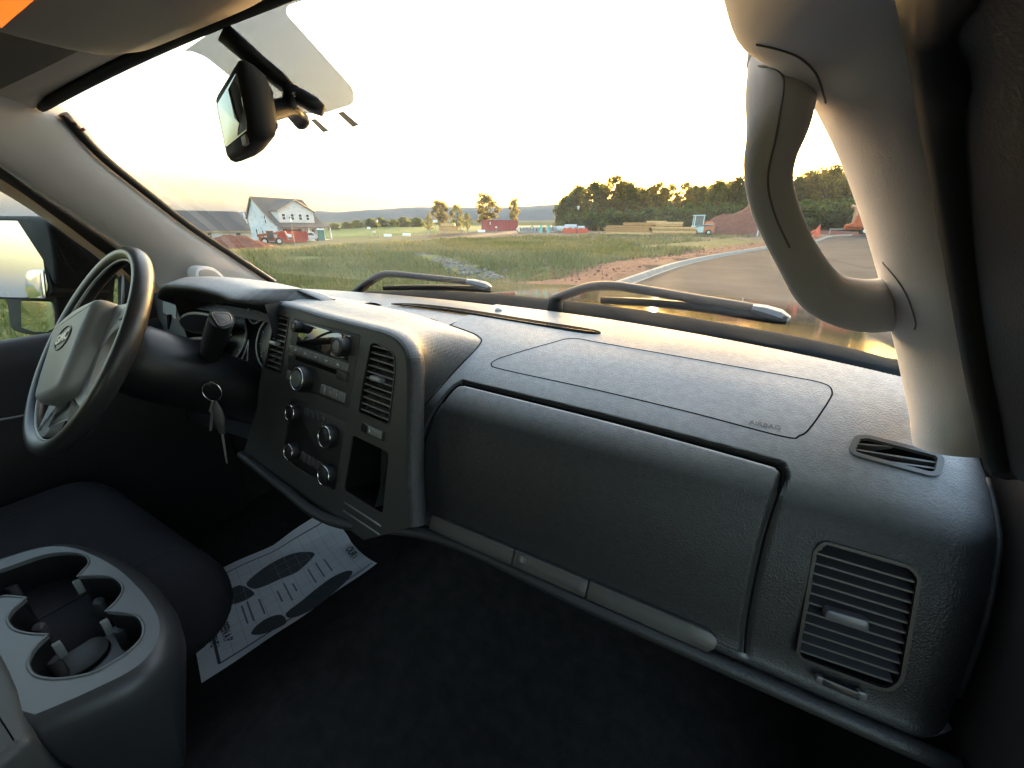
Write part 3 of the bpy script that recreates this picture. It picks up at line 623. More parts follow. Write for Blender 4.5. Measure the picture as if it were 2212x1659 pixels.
# white pickup
t = place((668, 517), 95, 'parked_pickup', 'white pickup parked between the red skip and the green toilet cabin', 'pickup', 12)
f = Frame((0, 0, 0), (1, 0, 0), (0, 0, 1), (0, -1, 0))
prism('body', f, [(-2.6, .45), (2.6, .45), (2.65, .95), (1.3, 1.1), (.6, 1.75), (-.9, 1.8), (-1.1, 1.12), (-2.65, 1.1)], -.95, .95, WHITEP, t, .08)
prism('side_window', f, [(-.8, 1.15), (1.0, 1.15), (.5, 1.66), (-.75, 1.7)], .93, .965, PANE, t, .01); MB().box(1.35, 1.4, -.7, .7, 1.12, 1.14).obj('bonnet_edge', WHITEP, t, None)
for x in (-1.7, 1.7):
    for y in (-.85, .85): wheel(t, x, y, .4, .25)
for y in (-.65, .65): MB().box(2.6, 2.68, y-.2, y+.2, .7, .9).obj('headlight', mat('lamp_glass', (.6, .6, .6), .1), t, None)
# toilet cabin
t = place((694.5, 517), 94, 'toilet_cabin', 'dark green portable toilet with a white roof beside the house', 'portable toilet', 8); GREEN = mat('cabin_green', (.03, .14, .10), .5)
MB().box(-.58, .58, -.58, .58, .1, 2.1).obj('body', GREEN, t, 30); f = Frame((0, 0, 0), (1, 0, 0), (0, 1, 0), (0, 0, 1)); prism('roof', f, rect(-.63, .63, -.63, .63, .1), 2.1, 2.32, WHITEP, t, .15)
MB().box(-.4, .4, -.62, -.58, .2, 1.95).obj('door', mat('cabin_door', (.04, .17, .13), .5), t, None); MB().box(-.62, .62, -.62, .62, 0, .1).obj('skid', STEEL, t, None)
# soil heaps
def heap(px, r, w, d, h, label, seed, ang=0., peak=0.):
    t = place(px, r, 'soil_heap', label, 'soil heap', ang); n = 40; X, Y = np.meshgrid(np.linspace(-1, 1, n), np.linspace(-1, 1, n), indexing='ij')
    q = np.clip(1-np.hypot(X-peak*np.exp(-3*np.hypot(X, Y)), Y), 0, 1); Z = h*(q**.8)*(.75+.5*vnoise(X*4+9, Y*4+9, 1., seed))+(vnoise(X*14+9, Y*14+9, 1., seed+1)-.5)*.35*(q > .02)-.25
    V, F = grid_vf(np.stack([X*w/2, Y*d/2, Z], -1)); o = mk('heap', V, F, MATS['red_soil'], t, True); return t
heap((502, 541), 70, 15, 9, 2.4, 'red-brown soil heap in front of the long white house', 3)
heap((1614, 507), 74, 17, 13, 4.9, 'large red-brown soil mound at the far side of the road', 9, 0, .3)
heap((1210, 503), 96, 16, 7, 1.6, 'low red soil bank behind the concrete pipes', 12)
heap((1790, 500), 72, 16, 5, .7, 'low red soil bank at the road bend near the wood chipper', 15)
# lumber
WOODS = [mat('lumber_a', (.52, .30, .13), .85, spec=.1, var=(4, .2)), mat('lumber_b', (.60, .38, .18), .85, spec=.1, var=(4, .2)), mat('lumber_c', (.42, .23, .10), .85, spec=.1, var=(4, .2))]
def lumber(px, r, name, label, stacks, ang):
    t = place(px, r, name, label, 'lumber', ang)
    for (x0, x1, y0, y1, z0, z1) in stacks:
        nl = max(1, int(round((z1-z0)/.3)))
        for k in range(nl):
            za, zb = z0+(z1-z0)*k/nl, z0+(z1-z0)*(k+1)/nl-.03; j = random.uniform(-.25, .25); MB().box(x0+j, x1+j, y0, y1, za, zb).obj('board_layer', WOODS[random.randrange(3)], t, None)
    for x in np.arange(stacks[0][0]+.8, stacks[0][1], 2.2): MB().box(x-.05, x+.05, stacks[0][2], stacks[0][3], 0, .12).obj('bearer', WOODS[2], t, None)
    return t
lumber((1400, 509), 65, 'lumber_stack', 'long stack of pale sawn lumber in front of the treeline', [(-6.2, .2, -1, .6, .12, 1.35), (.3, 6.2, -1, .6, .12, 1.2), (-3.6, .8, -.8, .6, 1.38, 1.75), (1.0, 4.6, -.8, .5, 1.25, 1.85), (-.6, 2.2, .8, 2.0, .12, 2.0)], 2)
lumber((976, 503), 100, 'lumber_stack', 'short tapering stack of lumber below the dark trees', [(-3.0, 2.6, -1, 1, .12, .9), (-2.6, 1.8, -.9, .9, .93, 1.7), (-2.2, 1.0, -.8, .8, 1.73, 2.3)], -8)
# site fencing posts by the short stack
for i, a in enumerate((924, 930, 958, 964, 996, 1011)):
    t = place((a, 504), 97, 'timber_post', 'weathered timber post, %s from the green field beside the short lumber stack' % ORDN[i], 'post', 0, 'timber posts by the lumber'); MB().box(-.09, .09, -.09, .09, -.3, 1.1+.3*(i % 3)).obj('post', mat('weathered_timber', (.33, .28, .22), .9), t, None)
# container
t = place((1079, 498), 112, 'shipping_container', 'dark red shipping container in front of the lone trees', 'container', 4); CONT = mat('container_red', (.32, .055, .045), .6, var=(2, .2)); b = MB(); n = 44; P = []
for i in range(n+1):
    x = -4.7+9.4*i/n; y = -1.2 if (i//2) % 2 else -1.15; P.append((x, y))
b.add([(x, y, .2) for x, y in P]+[(x, y, 2.5) for x, y in P], [(i, i+1, n+2+i, n+1+i) for i in range(n)]); b.box(-4.7, 4.7, -1.1, 1.2, .15, 2.5); b.obj('body', CONT, t, None)
b = MB()
for x0, x1, z0, z1 in ((-4.75, 4.75, .05, .2), (-4.75, 4.75, 2.5, 2.62), (-4.75, -4.6, .2, 2.5), (4.6, 4.75, .2, 2.5)): b.box(x0, x1, -1.24, 1.22, z0, z1)
b.obj('frame', CONT, t, None); MB().box(-2.6, -2.4, -1.26, -1.2, 1.5, 2.2).obj('placard', WHITEP, t, None)
# concrete pipes in rows, mouths towards the road
PIPE = mat('pipe_concrete', (.42, .43, .42), .8, var=(2, .15))
def pipe_mesh(L, ro, ri):
    V = []; n = 18
    for rr, y in ((ro, 0), (ro, L), (ri, L), (ri, 0)):
        for i in range(n): a = 2*math.pi*i/n; V.append((rr*math.cos(a), y, ro+rr*math.sin(a)))
    F = [(k*n+i, k*n+(i+1) % n, ((k+1) % 4)*n+(i+1) % n, ((k+1) % 4)*n+i) for k in range(4) for i in range(n)]
    me = bpy.data.meshes.new('concrete_pipe'); me.from_pydata(V, [], F); me.materials.append(PIPE); me.shade_smooth(); me.set_sharp_from_angle(angle=rad(40)); return me
PM = pipe_mesh(2.4, .58, .43); k = 0
for a in np.r_[np.linspace(1124, 1166, 7), np.linspace(1187, 1208, 4)]:
    p = atr((a, 501), 90); o = bpy.data.objects.new('concrete_pipe', PM); COL.objects.link(o); o.location = (p[0], p[1], gz(p[0], p[1])-.05); d = (p-CAM)[:2]; o.rotation_euler = (0, 0, math.atan2(-d[0], d[1])+rad(8)); k += 1
    tag(o, 'grey concrete pipe with open mouth, %s from the red container' % ORDN[k-1], 'pipe', 'concrete pipes laid side by side')
for i, (a, dz) in enumerate(((1228, 0), (1262, 0), (1245, 1.0))):
    p = atr((a, 502), 86); o = bpy.data.objects.new('concrete_pipe', PM); COL.objects.link(o); o.location = (p[0], p[1], gz(p[0], p[1])+dz*.3); d = (p-CAM)[:2]; o.rotation_euler = (0, 0, math.atan2(-d[0], d[1])+rad(78))
    tag(o, ['long grey pipe lying lengthwise next to the red debris', 'long grey pipe lying lengthwise beside the pale pallet', 'long grey pipe lying lengthwise under the lamp post'][i], 'pipe', 'concrete pipes lying lengthwise')
t = place((1176, 502), 84, 'pipe_fitting', 'turquoise plastic pipe fittings standing among the concrete pipes', 'fitting'); TQ = mat('turquoise', (.16, .5, .45), .4)
for x in (-.7, .7): b = MB(); b.tube([(x, 0, 0), (x, 0, 1.35)], [.28, .24], 10); b.tube([(x, 0, 1.0), (x, 0, 1.12)], .33, 10); b.obj('fitting', TQ, t, 30)
# pale pallet wrap block, red debris
t = place((1317, 506), 66, 'wrapped_pallet', 'pale grey wrapped pallet at the end of the long lumber stack', 'pallet'); MB().box(-.6, .6, -.5, .5, .15, 1.3).obj('load', mat('pallet_wrap', (.45, .47, .46), .5), t, 30); MB().box(-.65, .65, -.55, .55, 0, .14).obj('pallet', WOODS[2], t, None)
t = place((1240, 505), 80, 'debris_fence', 'slumped orange-red barrier netting in front of the lengthwise pipes', 'barrier netting'); b = MB()
for i in range(12): x = -2.2+.4*i; h0, h1 = .5+.5*abs(math.sin(i*1.3)), .5+.5*abs(math.sin(i*1.3+1.3)); b.add([(x, .1*math.sin(i), 0), (x+.4, .1*math.sin(i+1), 0), (x+.4, .1*math.sin(i+1), h1), (x, .1*math.sin(i), h0), (x, .05+.1*math.sin(i), 0), (x+.4, .05+.1*math.sin(i+1), 0), (x+.4, .05+.1*math.sin(i+1), h1), (x, .05+.1*math.sin(i), h0)], [(0, 1, 2, 3), (7, 6, 5, 4), (3, 2, 6, 7)])
b.obj('netting', mat('barrier_orange', (.6, .10, .04), .7), t, None)
# compact loader with pale cab
t = place((1504, 507), 67, 'compact_loader', 'compact loader with a pale turquoise cab beside the lumber stack', 'loader', 10); CABT = mat('cab_turquoise', (.45, .58, .56), .4); b = MB()
for x in (-.62, .55):
    for y in (-.75, .65): b.box(x-.05, x+.07, y-.05, y+.05, 1.25, 2.55)
b.box(-.72, .68, -.85, .75, 2.55, 2.68); b.box(-.75, .7, -.8, .7, .35, 1.25); b.obj('cab', CABT, t, None); MB().box(-.55, .5, -.72, .6, 1.25, 2.5).obj('cab_glass', mat('cab_glass', (.12, .14, .14), .1), t, None)
b = MB(); b.box(.72, 2.1, -.7, .7, .4, 1.6); b.box(.9, 1.9, -.6, .6, 1.6, 1.85); b.obj('engine_cover', mat('loader_orange', (.5, .17, .07), .55), t, 30)
for x in (-.4, 1.4):
    for y in (-.8, .8): wheel(t, x, y, .38, .3)
b = MB(); b.tube([(1.8, -.85, 1.4), (0, -.85, 1.25), (-1.5, -.85, .5)], .1, 4); b.box(-2.2, -1.5, -.95, .95, .1, .7); b.obj('bucket_arm', STEEL, t, None)
t = place((1527, 507), 68, 'water_tank', 'pale grey bulk tank standing beside the compact loader', 'tank', 0); MB().box(-.5, .5, -.5, .5, .15, 1.1).obj('tank', mat('tank_grey', (.5, .52, .52), .5), t, 30); b = MB(); b.box(-.55, .55, -.55, .55, 0, .14); b.obj('cage_base', STEEL, t, None)
for i, a in enumerate((1545, 1636)):
    t = place((a, 507), 66, 'survey_stake', ['short dark post standing in front of the soil mound', 'tall pale survey stake in front of the soil mound'][i], 'stake'); MB().box(-.07, .07, -.07, .07, -.2, (1.2, 2.4)[i]).obj('stake', (mat('dark_post', (.05, .04, .04), .8), WHITEP)[i], t, None)
# wood chipper
t = place((1862, 500), 62, 'wood_chipper', 'orange-red wood chipper trailer with upright chute at the road bend', 'wood chipper', 6)
f = Frame((0, 0, 0), (1, 0, 0), (0, 0, 1), (0, -1, 0))
prism('body', f, [(-1.6, .5), (2.2, .5), (2.4, 1.2), (1.6, 2.0), (-.9, 2.0), (-1.0, 1.2), (-1.7, 1.0)], -.8, .8, ORANGE, t, .08); prism('fender', f, [(-1.5, .75), (1.6, .75), (1.7, 1.0), (-1.5, 1.0)], .8, 1.05, ORANGE, t, .05)
b = MB(); b.tube([(-.95, 0, 1.0), (-1.0, 0, 2.4), (-1.15, 0, 2.85), (-1.6, 0, 2.95)], [.22, .2, .2, .2], 4, upv=(0, 1, 0)); b.obj('chute', mat('chute_tan', (.45, .25, .14), .6), t, 30)
wheel(t, .2, -.8, .42, .25, WHITEP); wheel(t, .2, .8, .42, .25, WHITEP); b = MB(); b.box(-3.0, -1.6, -.06, .06, .5, .6); b.tube([(-2.9, 0, .5), (-2.9, 0, 0)], .05, 6); b.obj('tow_bar', STEEL, t, None)
t = place((1764, 503), 60, 'safety_fence', 'orange safety fence bundle standing at the road bend', 'safety fence', 0); b = MB(); b.tube([(0, 0, -.2), (.05, 0, .5), (.12, 0, 1.25)], [.32, .28, .08], 7); b.tube([(-.9, .1, 0), (-.4, .1, .5), (0, .1, .8)], [.12, .18, .1], 6); b.obj('netting', MATS['barrier_orange'], t, None); MB().box(.1, .16, -.03, .03, -.2, 1.4).obj('post', STEEL, t, None)
# lamp posts and signs
LAMP = mat('lamp_black', (.03, .03, .03), .5); LGL = mat('lamp_lens', (.75, .76, .76), .3)
def lamp_post(px, r, top, label):
    p = atr(px, r); h = atr((px[0], top), r)[2]-gz(p[0], p[1]); t = thing('lamp_post', label, 'lamp post', (p[0], p[1], gz(p[0], p[1])), 0, 'street lamp posts')
    b = MB(); b.tube([(0, 0, -.2), (0, 0, .5), (0, 0, h-.6)], [.11, .07, .05], 8); b.obj('post', LAMP, t, 30)
    b = MB(); b.tube([(0, 0, h-.6), (0, 0, h-.5), (0, 0, h-.12), (0, 0, h)], [.08, .15, .22, .12], 8); b.obj('lantern', LGL, t, 30); MB().tube([(0, 0, h), (0, 0, h+.06), (0, 0, h+.2)], [.24, .2, .03], 8).obj('cap', LAMP, t, 30)
lamp_post((636, 524), 84, 472, 'slim black lamp post standing in front of the white house'); lamp_post((818, 507), 108, 475, 'slim lamp post in front of the green field'); lamp_post((1246, 504), 78, 445, 'slim lamp post in front of the dark left end of the treeline')
def sign(px, r, w, h, z, label, m=WHITEP):
    t = place(px, r, 'site_sign', label, 'sign'); MB().box(-.04, .04, -.04, .04, -.2, z).obj('post', mat('weathered_timber', (.33, .28, .22), .9), t, None); MB().box(-w/2, w/2, -.08, -.04, z-h*.2, z+h*.8).obj('board', m, t, None)
sign((798, 508), 105, .8, .5, 1.9, 'small white sign on a post nearest the white house'); sign((809, 509), 100, .7, .3, 1.1, 'low white sign in front of the lamp post by the green field'); sign((942, 505), 98, 1.0, .6, 2.7, 'white and pink sign post left of the short lumber stack')
sign((1072, 507), 100, .5, .3, 1.0, 'thin white marker post in front of the red container')
for i, (a, b_) in enumerate(((838, 508), (878, 507), (1040, 500))):
    t = place((a, b_), 103, 'covered_pallet', ['white covered pallet left of the small site signs', 'flat white covered bundle in front of the green field', 'small white crate at the foot of the red container'][i], 'pallet'); prism('cover', WF, rect(-.9, .9, -.6, .6, .1), 0, .55, WHITEP, t, .12)
# dropped plastic sheeting near the driver's side
t = atz((208, 573), -.75); t = atr((208, 573), 11.); o = thing('plastic_sheet', 'crumpled pale plastic sheet lying in the grass beyond the driver window', 'plastic sheet', (t[0], t[1], t[2]-.25)); n = 14; X, Y = np.meshgrid(np.linspace(-.8, .8, n), np.linspace(-.6, .6, n), indexing='ij')
V, F = grid_vf(np.stack([X, Y, .12+.35*vnoise(X*3+5, Y*3+5, 1., 4)*np.clip(1-np.hypot(X/.8, Y/.6)*.7, 0, 1)], -1)); mk('sheet', V, F, mat('plastic_sheet', (.6, .7, .7), .3), o, 30)

# ================================================================== THE PICKUP WE SIT IN
truck = thing('pickup_truck', 'dark pickup truck seen from its passenger seat, dashboard and hood ahead', 'pickup', (0, 0, -.75), 0, None, True)
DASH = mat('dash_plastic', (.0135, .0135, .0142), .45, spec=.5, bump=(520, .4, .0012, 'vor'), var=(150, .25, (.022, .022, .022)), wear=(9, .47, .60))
def add_dust_sheen(m, dust_sheen, amount):  # settled dust plus sky sheen, both painted pale into upward faces
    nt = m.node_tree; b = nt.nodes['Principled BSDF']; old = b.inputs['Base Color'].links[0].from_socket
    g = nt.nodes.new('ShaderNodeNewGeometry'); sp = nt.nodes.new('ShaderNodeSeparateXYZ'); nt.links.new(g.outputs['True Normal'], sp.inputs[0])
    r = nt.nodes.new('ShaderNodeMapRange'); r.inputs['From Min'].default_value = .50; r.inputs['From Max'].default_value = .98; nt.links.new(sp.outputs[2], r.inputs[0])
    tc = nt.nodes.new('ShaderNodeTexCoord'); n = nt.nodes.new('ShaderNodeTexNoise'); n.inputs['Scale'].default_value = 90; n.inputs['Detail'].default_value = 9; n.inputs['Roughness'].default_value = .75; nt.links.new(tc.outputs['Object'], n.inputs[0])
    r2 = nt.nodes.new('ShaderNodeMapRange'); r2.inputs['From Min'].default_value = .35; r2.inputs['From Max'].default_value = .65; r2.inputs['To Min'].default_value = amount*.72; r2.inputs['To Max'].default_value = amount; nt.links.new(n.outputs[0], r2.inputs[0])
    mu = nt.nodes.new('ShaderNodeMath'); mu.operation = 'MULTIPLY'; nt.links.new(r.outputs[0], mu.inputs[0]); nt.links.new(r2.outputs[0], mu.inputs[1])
    mx = nt.nodes.new('ShaderNodeMix'); mx.data_type = 'RGBA'; nt.links.new(mu.outputs[0], mx.inputs[0]); nt.links.new(old, mx.inputs[6]); mx.inputs[7].default_value = (*dust_sheen, 1); nt.links.new(mx.outputs[2], b.inputs['Base Color'])
add_dust_sheen(DASH, (.44, .45, .465), .8)
DASHD = mat('dash_lower_plastic', (.022, .022, .023), .5, spec=.45, bump=(520, .3, .0012, 'vor'))
STACK = mat('stack_plastic', (.032, .032, .030), .45, spec=.5, bump=(900, .2, .0006))
BLACK = mat('black_plastic', (.010, .010, .011), .4, spec=.5); VOID = mat('dark_cavity', (.004, .004, .004), .9, spec=.1)
RUB = mat('rubber_seal', (.012, .012, .012), .7, spec=.3); PILLAR = mat('pillar_trim', (.66, .63, .625), .9, spec=.08, bump=(800, .25, .0008), var=(3, .04))
CLOTH = mat('headliner_cloth', (.52, .47, .40), .9, spec=.1, bump=(700, .5, .001)); CARPET = mat('carpet', (.032, .030, .028), .95, spec=.05, bump=(420, .6, .003), var=(30, .25))
FABRIC = mat('seat_fabric', (.024, .023, .026), .9, spec=.15, bump=(600, .6, .0015), var=(6, .15)); SILVER = mat('satin_silver', (.33, .33, .33), .4, metal=.55); CHROME = mat('chrome', (.8, .8, .8), .08, metal=1.)
LEATHER = mat('wheel_leather', (.022, .022, .023), .33, spec=.5, bump=(700, .2, .0008)); HUBP = mat('hub_plastic', (.20, .205, .205), .45, bump=(800, .15, .0006)); PAINT = mat('hood_paint', (.012, .014, .015), .06, spec=.5, coat=.0, wear=(3, .04, .09))
COWL = mat('cowl_plastic', (.022, .026, .028), .9, spec=.03, bump=(300, .2, .001)); MIRR = mat('mirror_glass', (.86, .88, .88), .01, metal=1.); LIGHTG = mat('light_grey_trim', (.33, .35, .35), .55)
BTN = mat('button_grey', (.16, .165, .16), .45); MARK = mat('button_marking', (.6, .62, .6), .5); GLASS = glass_mat('auto_glass', (.94, .96, .95), 0., 1.); WGLASS = glass_mat('windshield_glass', (.94, .96, .95), 0., 1., .016)
def P3(n, V, F, m, parent=truck, smooth=40): return mk(n, V, F, m, parent, smooth)

# ---- windshield surface: y = between bottom and top curves
def ws(x, t):
    """t=0 at the cowl, 1 at the header"""
    yb, zb = .415-.20*x*x, .745; yt, zt = -.055-.10*x*x, 1.172-.11*x*x
    s = math.sin(t*math.pi)*.012
    return np.array([x*(1-.06*t), yb+(yt-yb)*t+s, zb+(zt-zb)*t+s*1.0])
WX = np.linspace(-.80, .82, 41); WT = np.linspace(-.02, 1.03, 25)
G = np.array([[ws(x, t) for x in WX] for t in WT]); V, F = grid_vf(G)
wsh = P3('windshield', V, F, WGLASS, truck, True); wsh['label'] = 'clear windshield glass'
WBV = BVHTree.FromPolygons([tuple(v) for v in V], F)
def on_ws(p, off=0.):
    d = ray(p); d /= np.linalg.norm(d); loc, nor, i, dist = WBV.ray_cast(Vector(CAM), Vector(d))
    if loc is None: return None
    return np.array(loc)-d*off
# edge band printed on the glass, dots behind the mirror, inspection stickers
def glass_poly(name, pts, m, off, n=None, parent=wsh):
    P = cr(pts, 4, True) if n is None else np.array(pts, float); c = P.mean(0); W = [on_ws(p, off) for p in P]
    bm = bmesh.new(); vs = [bm.verts.new(w) for w in W]; ed = [bm.edges.new((vs[i-1], vs[i])) for i in range(len(vs))]; bmesh.ops.triangle_fill(bm, use_beauty=True, edges=ed)
    bmesh.ops.solidify(bm, geom=bm.faces[:], thickness=.0006)
    return mkbm(name, bm, m, parent, None)
dm = bpy.data.materials.new('frit_dots'); dm.use_nodes = True; nt = dm.node_tree; nt.nodes.clear(); o_ = nt.nodes.new('ShaderNodeOutputMaterial'); tr_ = nt.nodes.new('ShaderNodeBsdfTransparent'); df_ = nt.nodes.new('ShaderNodeBsdfDiffuse'); df_.inputs[0].default_value = (.02, .02, .02, 1)
tc = nt.nodes.new('ShaderNodeTexCoord'); vo = nt.nodes.new('ShaderNodeTexVoronoi'); vo.voronoi_dimensions = '2D'; vo.inputs['Scale'].default_value = 1000; vo.inputs['Randomness'].default_value = 0; cmpn = nt.nodes.new('ShaderNodeMath'); cmpn.operation = 'LESS_THAN'; cmpn.inputs[1].default_value = .55; mpv = nt.nodes.new('ShaderNodeMapping'); mpv.inputs['Rotation'].default_value = (rad(42.3), 0, 0)
mxs = nt.nodes.new('ShaderNodeMixShader'); nt.links.new(tc.outputs['Object'], mpv.inputs[0]); nt.links.new(mpv.outputs[0], vo.inputs[0]); nt.links.new(vo.outputs['Distance'], cmpn.inputs[0]); nt.links.new(cmpn.outputs[0], mxs.inputs[0]); nt.links.new(tr_.outputs[0], mxs.inputs[1]); nt.links.new(df_.outputs[0], mxs.inputs[2]); nt.links.new(mxs.outputs[0], o_.inputs[0])
dp = round_poly([(395, 112), (412, 110), (443, 122), (560, 216), (640, 246), (703, 244), (766, 224), (764, 192), (618, 30), (620, 12), (700, -14), (640, -20), (500, 38)], [0, 8, 20, 10, 10, 10, 18, 30, 14, 10, 4, 2, 4], 5)
W = [on_ws(p, .002) for p in dp]; bm = bmesh.new(); vs = [bm.verts.new(w) for w in W]; ed = [bm.edges.new((vs[i-1], vs[i])) for i in range(len(vs))]; bmesh.ops.triangle_fill(bm, use_beauty=True, edges=ed); mkbm('shade_dots', bm, dm, wsh, None)
def film(name, col, through):
    m = bpy.data.materials.new(name); m.use_nodes = True; n = m.node_tree; n.nodes.clear(); o = n.nodes.new('ShaderNodeOutputMaterial'); t = n.nodes.new('ShaderNodeBsdfTransparent'); t.inputs[0].default_value = (*col, 1); d = n.nodes.new('ShaderNodeBsdfTranslucent'); d.inputs[0].default_value = (*col, 1)
    x = n.nodes.new('ShaderNodeMixShader'); x.inputs[0].default_value = 1-through; n.links.new(t.outputs[0], x.inputs[1]); n.links.new(d.outputs[0], x.inputs[2]); n.links.new(x.outputs[0], o.inputs[0]); return m
STK = film('sticker_print', (.16, .085, .11), .10); STK2 = film('antenna_strip', (.20, .20, .19), .04)
for q in ([(671, 259), (681, 257), (710, 283), (698, 286)], [(729, 244), (741, 241), (775, 270), (762, 275)]): glass_poly('antenna_strip', q, STK2, .002, 0)
for q in ([(124, 262), (144, 253), (150, 259), (128, 269)], [(134, 274), (162, 264), (167, 270), (141, 280)], [(147, 288), (180, 275), (186, 281), (156, 292)]): glass_poly('sticker', q, STK, .002, 0)
glass_poly('chip_mark', [(220, 349), (227, 348), (231, 351), (223, 352)], STK2, .002, 0)
# ---- passenger dashboard: one profile carried along x
PROF = np.array([(.46, .742), (.40, .760), (.35, .766), (.28, .764), (.22, .757), (.15, .742), (.09, .7195), (.05, .697), (.025, .675), (.005, .64), (-.012, .60), (-.025, .55), (-.034, .505), (-.042, .488), (-.040, .478), (-.02, .470), (.05, .462), (.16, .45)])
PD = cr(PROF, 24); S_ = np.r_[0, np.cumsum(np.linalg.norm(np.diff(PD, axis=0), axis=1))]
def prof(s): return np.interp(s, S_, PD[:, 0]), np.interp(s, S_, PD[:, 1])
def pnorm(s):
    y0, z0 = prof(s-.004); y1, z1 = prof(s+.004); n = np.array([-(z1-z0), (y1-y0)]) if False else np.array([(z1-z0), -(y1-y0)]); return n/np.linalg.norm(n)
def on_dash(p):
    """first hit of the sight line on the dash profile: (x, s)"""
    d = ray(p); best = None
    for i in range(len(PD)-1):
        a, b = PD[i], PD[i+1]; e = b-a; den = d[1]*e[1]-d[2]*e[0]
        if abs(den) < 1e-12: continue
        w = a-CAM[1:]; t = (w[0]*e[1]-w[1]*e[0])/den; u = (w[0]*d[2]-w[1]*d[1])/den
        if t > 0 and -1e-6 <= u <= 1+1e-6 and (best is None or t < best[0]): best = (t, S_[i]+u*(S_[i+1]-S_[i]))
    if best is None: return CAM[0]+d[0]*(-.041-CAM[1])/d[1], float(np.interp(13.5, np.arange(len(PROF)), S_[::24]))
    return CAM[0]+d[0]*best[0], best[1]
def dpt(x, s, off=0.):
    y, z = prof(s); n = pnorm(s); e = max(0., x-.80)/.04; q = .022*e*e
    return np.array([x, y+n[0]*(off-q), z+n[1]*(off-q)])
_t = pnorm(.3)
if _t[1] < 0:
    _pn = pnorm
    def pnorm(s): return -_pn(s)
def inside(P, X, S):
    P = np.asarray(P); r = np.zeros(X.shape, bool); j = len(P)-1
    for i in range(len(P)):
        c = ((P[i, 1] > S) != (P[j, 1] > S)) & (X < (P[j, 0]-P[i, 0])*(S-P[i, 1])/(P[j, 1]-P[i, 1]+1e-15)+P[i, 0]); r ^= c; j = i
    return r
def dseg(P, X, S, closed=True):
    P = np.asarray(P); b = np.full(X.shape, 1e9)
    for i in range(0 if closed else 1, len(P)):
        a, c = P[i-1], P[i]; e = c-a; t = np.clip(((X-a[0])*e[0]+(S-a[1])*e[1])/(e@e+1e-15), 0, 1); b = np.minimum(b, np.hypot(X-a[0]-t*e[0], S-a[1]-t*e[1]))
    return b
AIRB = np.array([on_dash(p) for p in cr([(1062, 788), (1070, 778), (1100, 767), (1190, 741), (1237, 731), (1300, 741), (1500, 776), (1700, 812), (1778, 828), (1797, 844), (1790, 866), (1750, 924), (1727, 941), (1692, 943), (1500, 893), (1300, 845), (1090, 799)], 6, True)])
GLOVE = np.array([on_dash(p) for p in list(cr([(916, 1095), (911, 1030), (912, 966), (931, 905), (962, 858), (985, 834), (1003, 829), (1028, 834), (1341, 911), (1655, 996), (1683, 1008), (1694, 1024), (1688, 1050), (1657, 1145), (1632, 1250), (1614, 1350), (1609, 1412)], 6))])
gs = float(np.interp(1, [0, 1], [0, on_dash((1609, 1412))[1]]))
GB = np.vstack([GLOVE, [[GLOVE[-1, 0], gs], [GLOVE[0, 0], gs]]])
EVENT = [(1757, 1186), (1780, 1167), (1966, 1220), (1991, 1247), (1951, 1474), (1918, 1496), (1728, 1424), (1719, 1408)]
SDEF = [(1833, 967), (1846, 942), (1872, 940), (2026, 979), (2040, 993), (2032, 1028), (2012, 1030), (1866, 991), (1839, 982)]
EVX = np.array([on_dash(p) for p in EVENT]); SDX = np.array([on_dash(p) for p in SDEF])
xs = np.arange(.10, .8405, .0016); ss = np.arange(.0, S_[-1], .0016)
XX, SS = np.meshgrid(xs, ss, indexing='ij')
off = np.zeros(XX.shape)
dg = dseg(GLOVE, XX, SS, False); ing = inside(GB, XX, SS)
topw = np.clip((on_dash((1000, 890))[1]-SS)/.02, 0, 1)
off -= .006*topw*np.exp(-(dg/.0045)**4)
off += np.where(ing, .003*np.clip((dg-.002)/.006, 0, 1), 0)-.0025*np.exp(-(dg/.004)**2)*(1-topw)
Yg, Zg = prof(SS); ny = np.array([pnorm(s) for s in ss]); e_ = np.clip(XX-.80, 0, 1)/.04; q_ = .022*e_*e_
Yg = Yg+ny[None, :, 0]*(off-q_); Zg = Zg+ny[None, :, 1]*(off-q_)
yf = .375-.227*XX**2; Yg = np.where(Yg > .15, .15+(Yg-.15)*(yf+.012-.15)/(.46-.15)*1.0, Yg) if False else Yg
keep = (Yg < yf-.002)
shr = lambda P, f: P.mean(0)+(P-P.mean(0))*f
hole = inside(shr(EVX, .95), XX, SS) | inside(shr(SDX, .86), XX, SS)
inb = inside(AIRB, XX, SS)
idx = np.arange(XX.size).reshape(XX.shape); VG = np.stack([XX, Yg, Zg], -1).reshape(-1, 3)
def sub(mask):
    q = mask[:-1, :-1] & mask[1:, :-1] & mask[:-1, 1:] & mask[1:, 1:]; return q
def cells(cond):
    """quads of the grid whose lower corner meets cond"""
    i, j = np.nonzero(cond); f = np.stack([idx[i, j], idx[i, j+1], idx[i+1, j+1], idx[i+1, j]], 1); used = np.unique(f); mp = np.zeros(VG.shape[0], int); mp[used] = np.arange(len(used)); return VG[used], mp[f].tolist()
kc = sub(keep) & ~hole[:-1, :-1]; gi = ing[:-1, :-1]; ai = inb[:-1, :-1]
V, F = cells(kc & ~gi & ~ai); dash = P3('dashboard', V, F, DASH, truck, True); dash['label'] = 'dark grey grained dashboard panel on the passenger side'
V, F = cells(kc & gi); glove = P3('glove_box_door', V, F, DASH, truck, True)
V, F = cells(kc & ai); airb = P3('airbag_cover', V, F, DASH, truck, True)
DBV = BVHTree.FromPolygons([tuple(v) for v in VG], [tuple(f) for f in cells(np.ones_like(kc))[1]]) if False else None
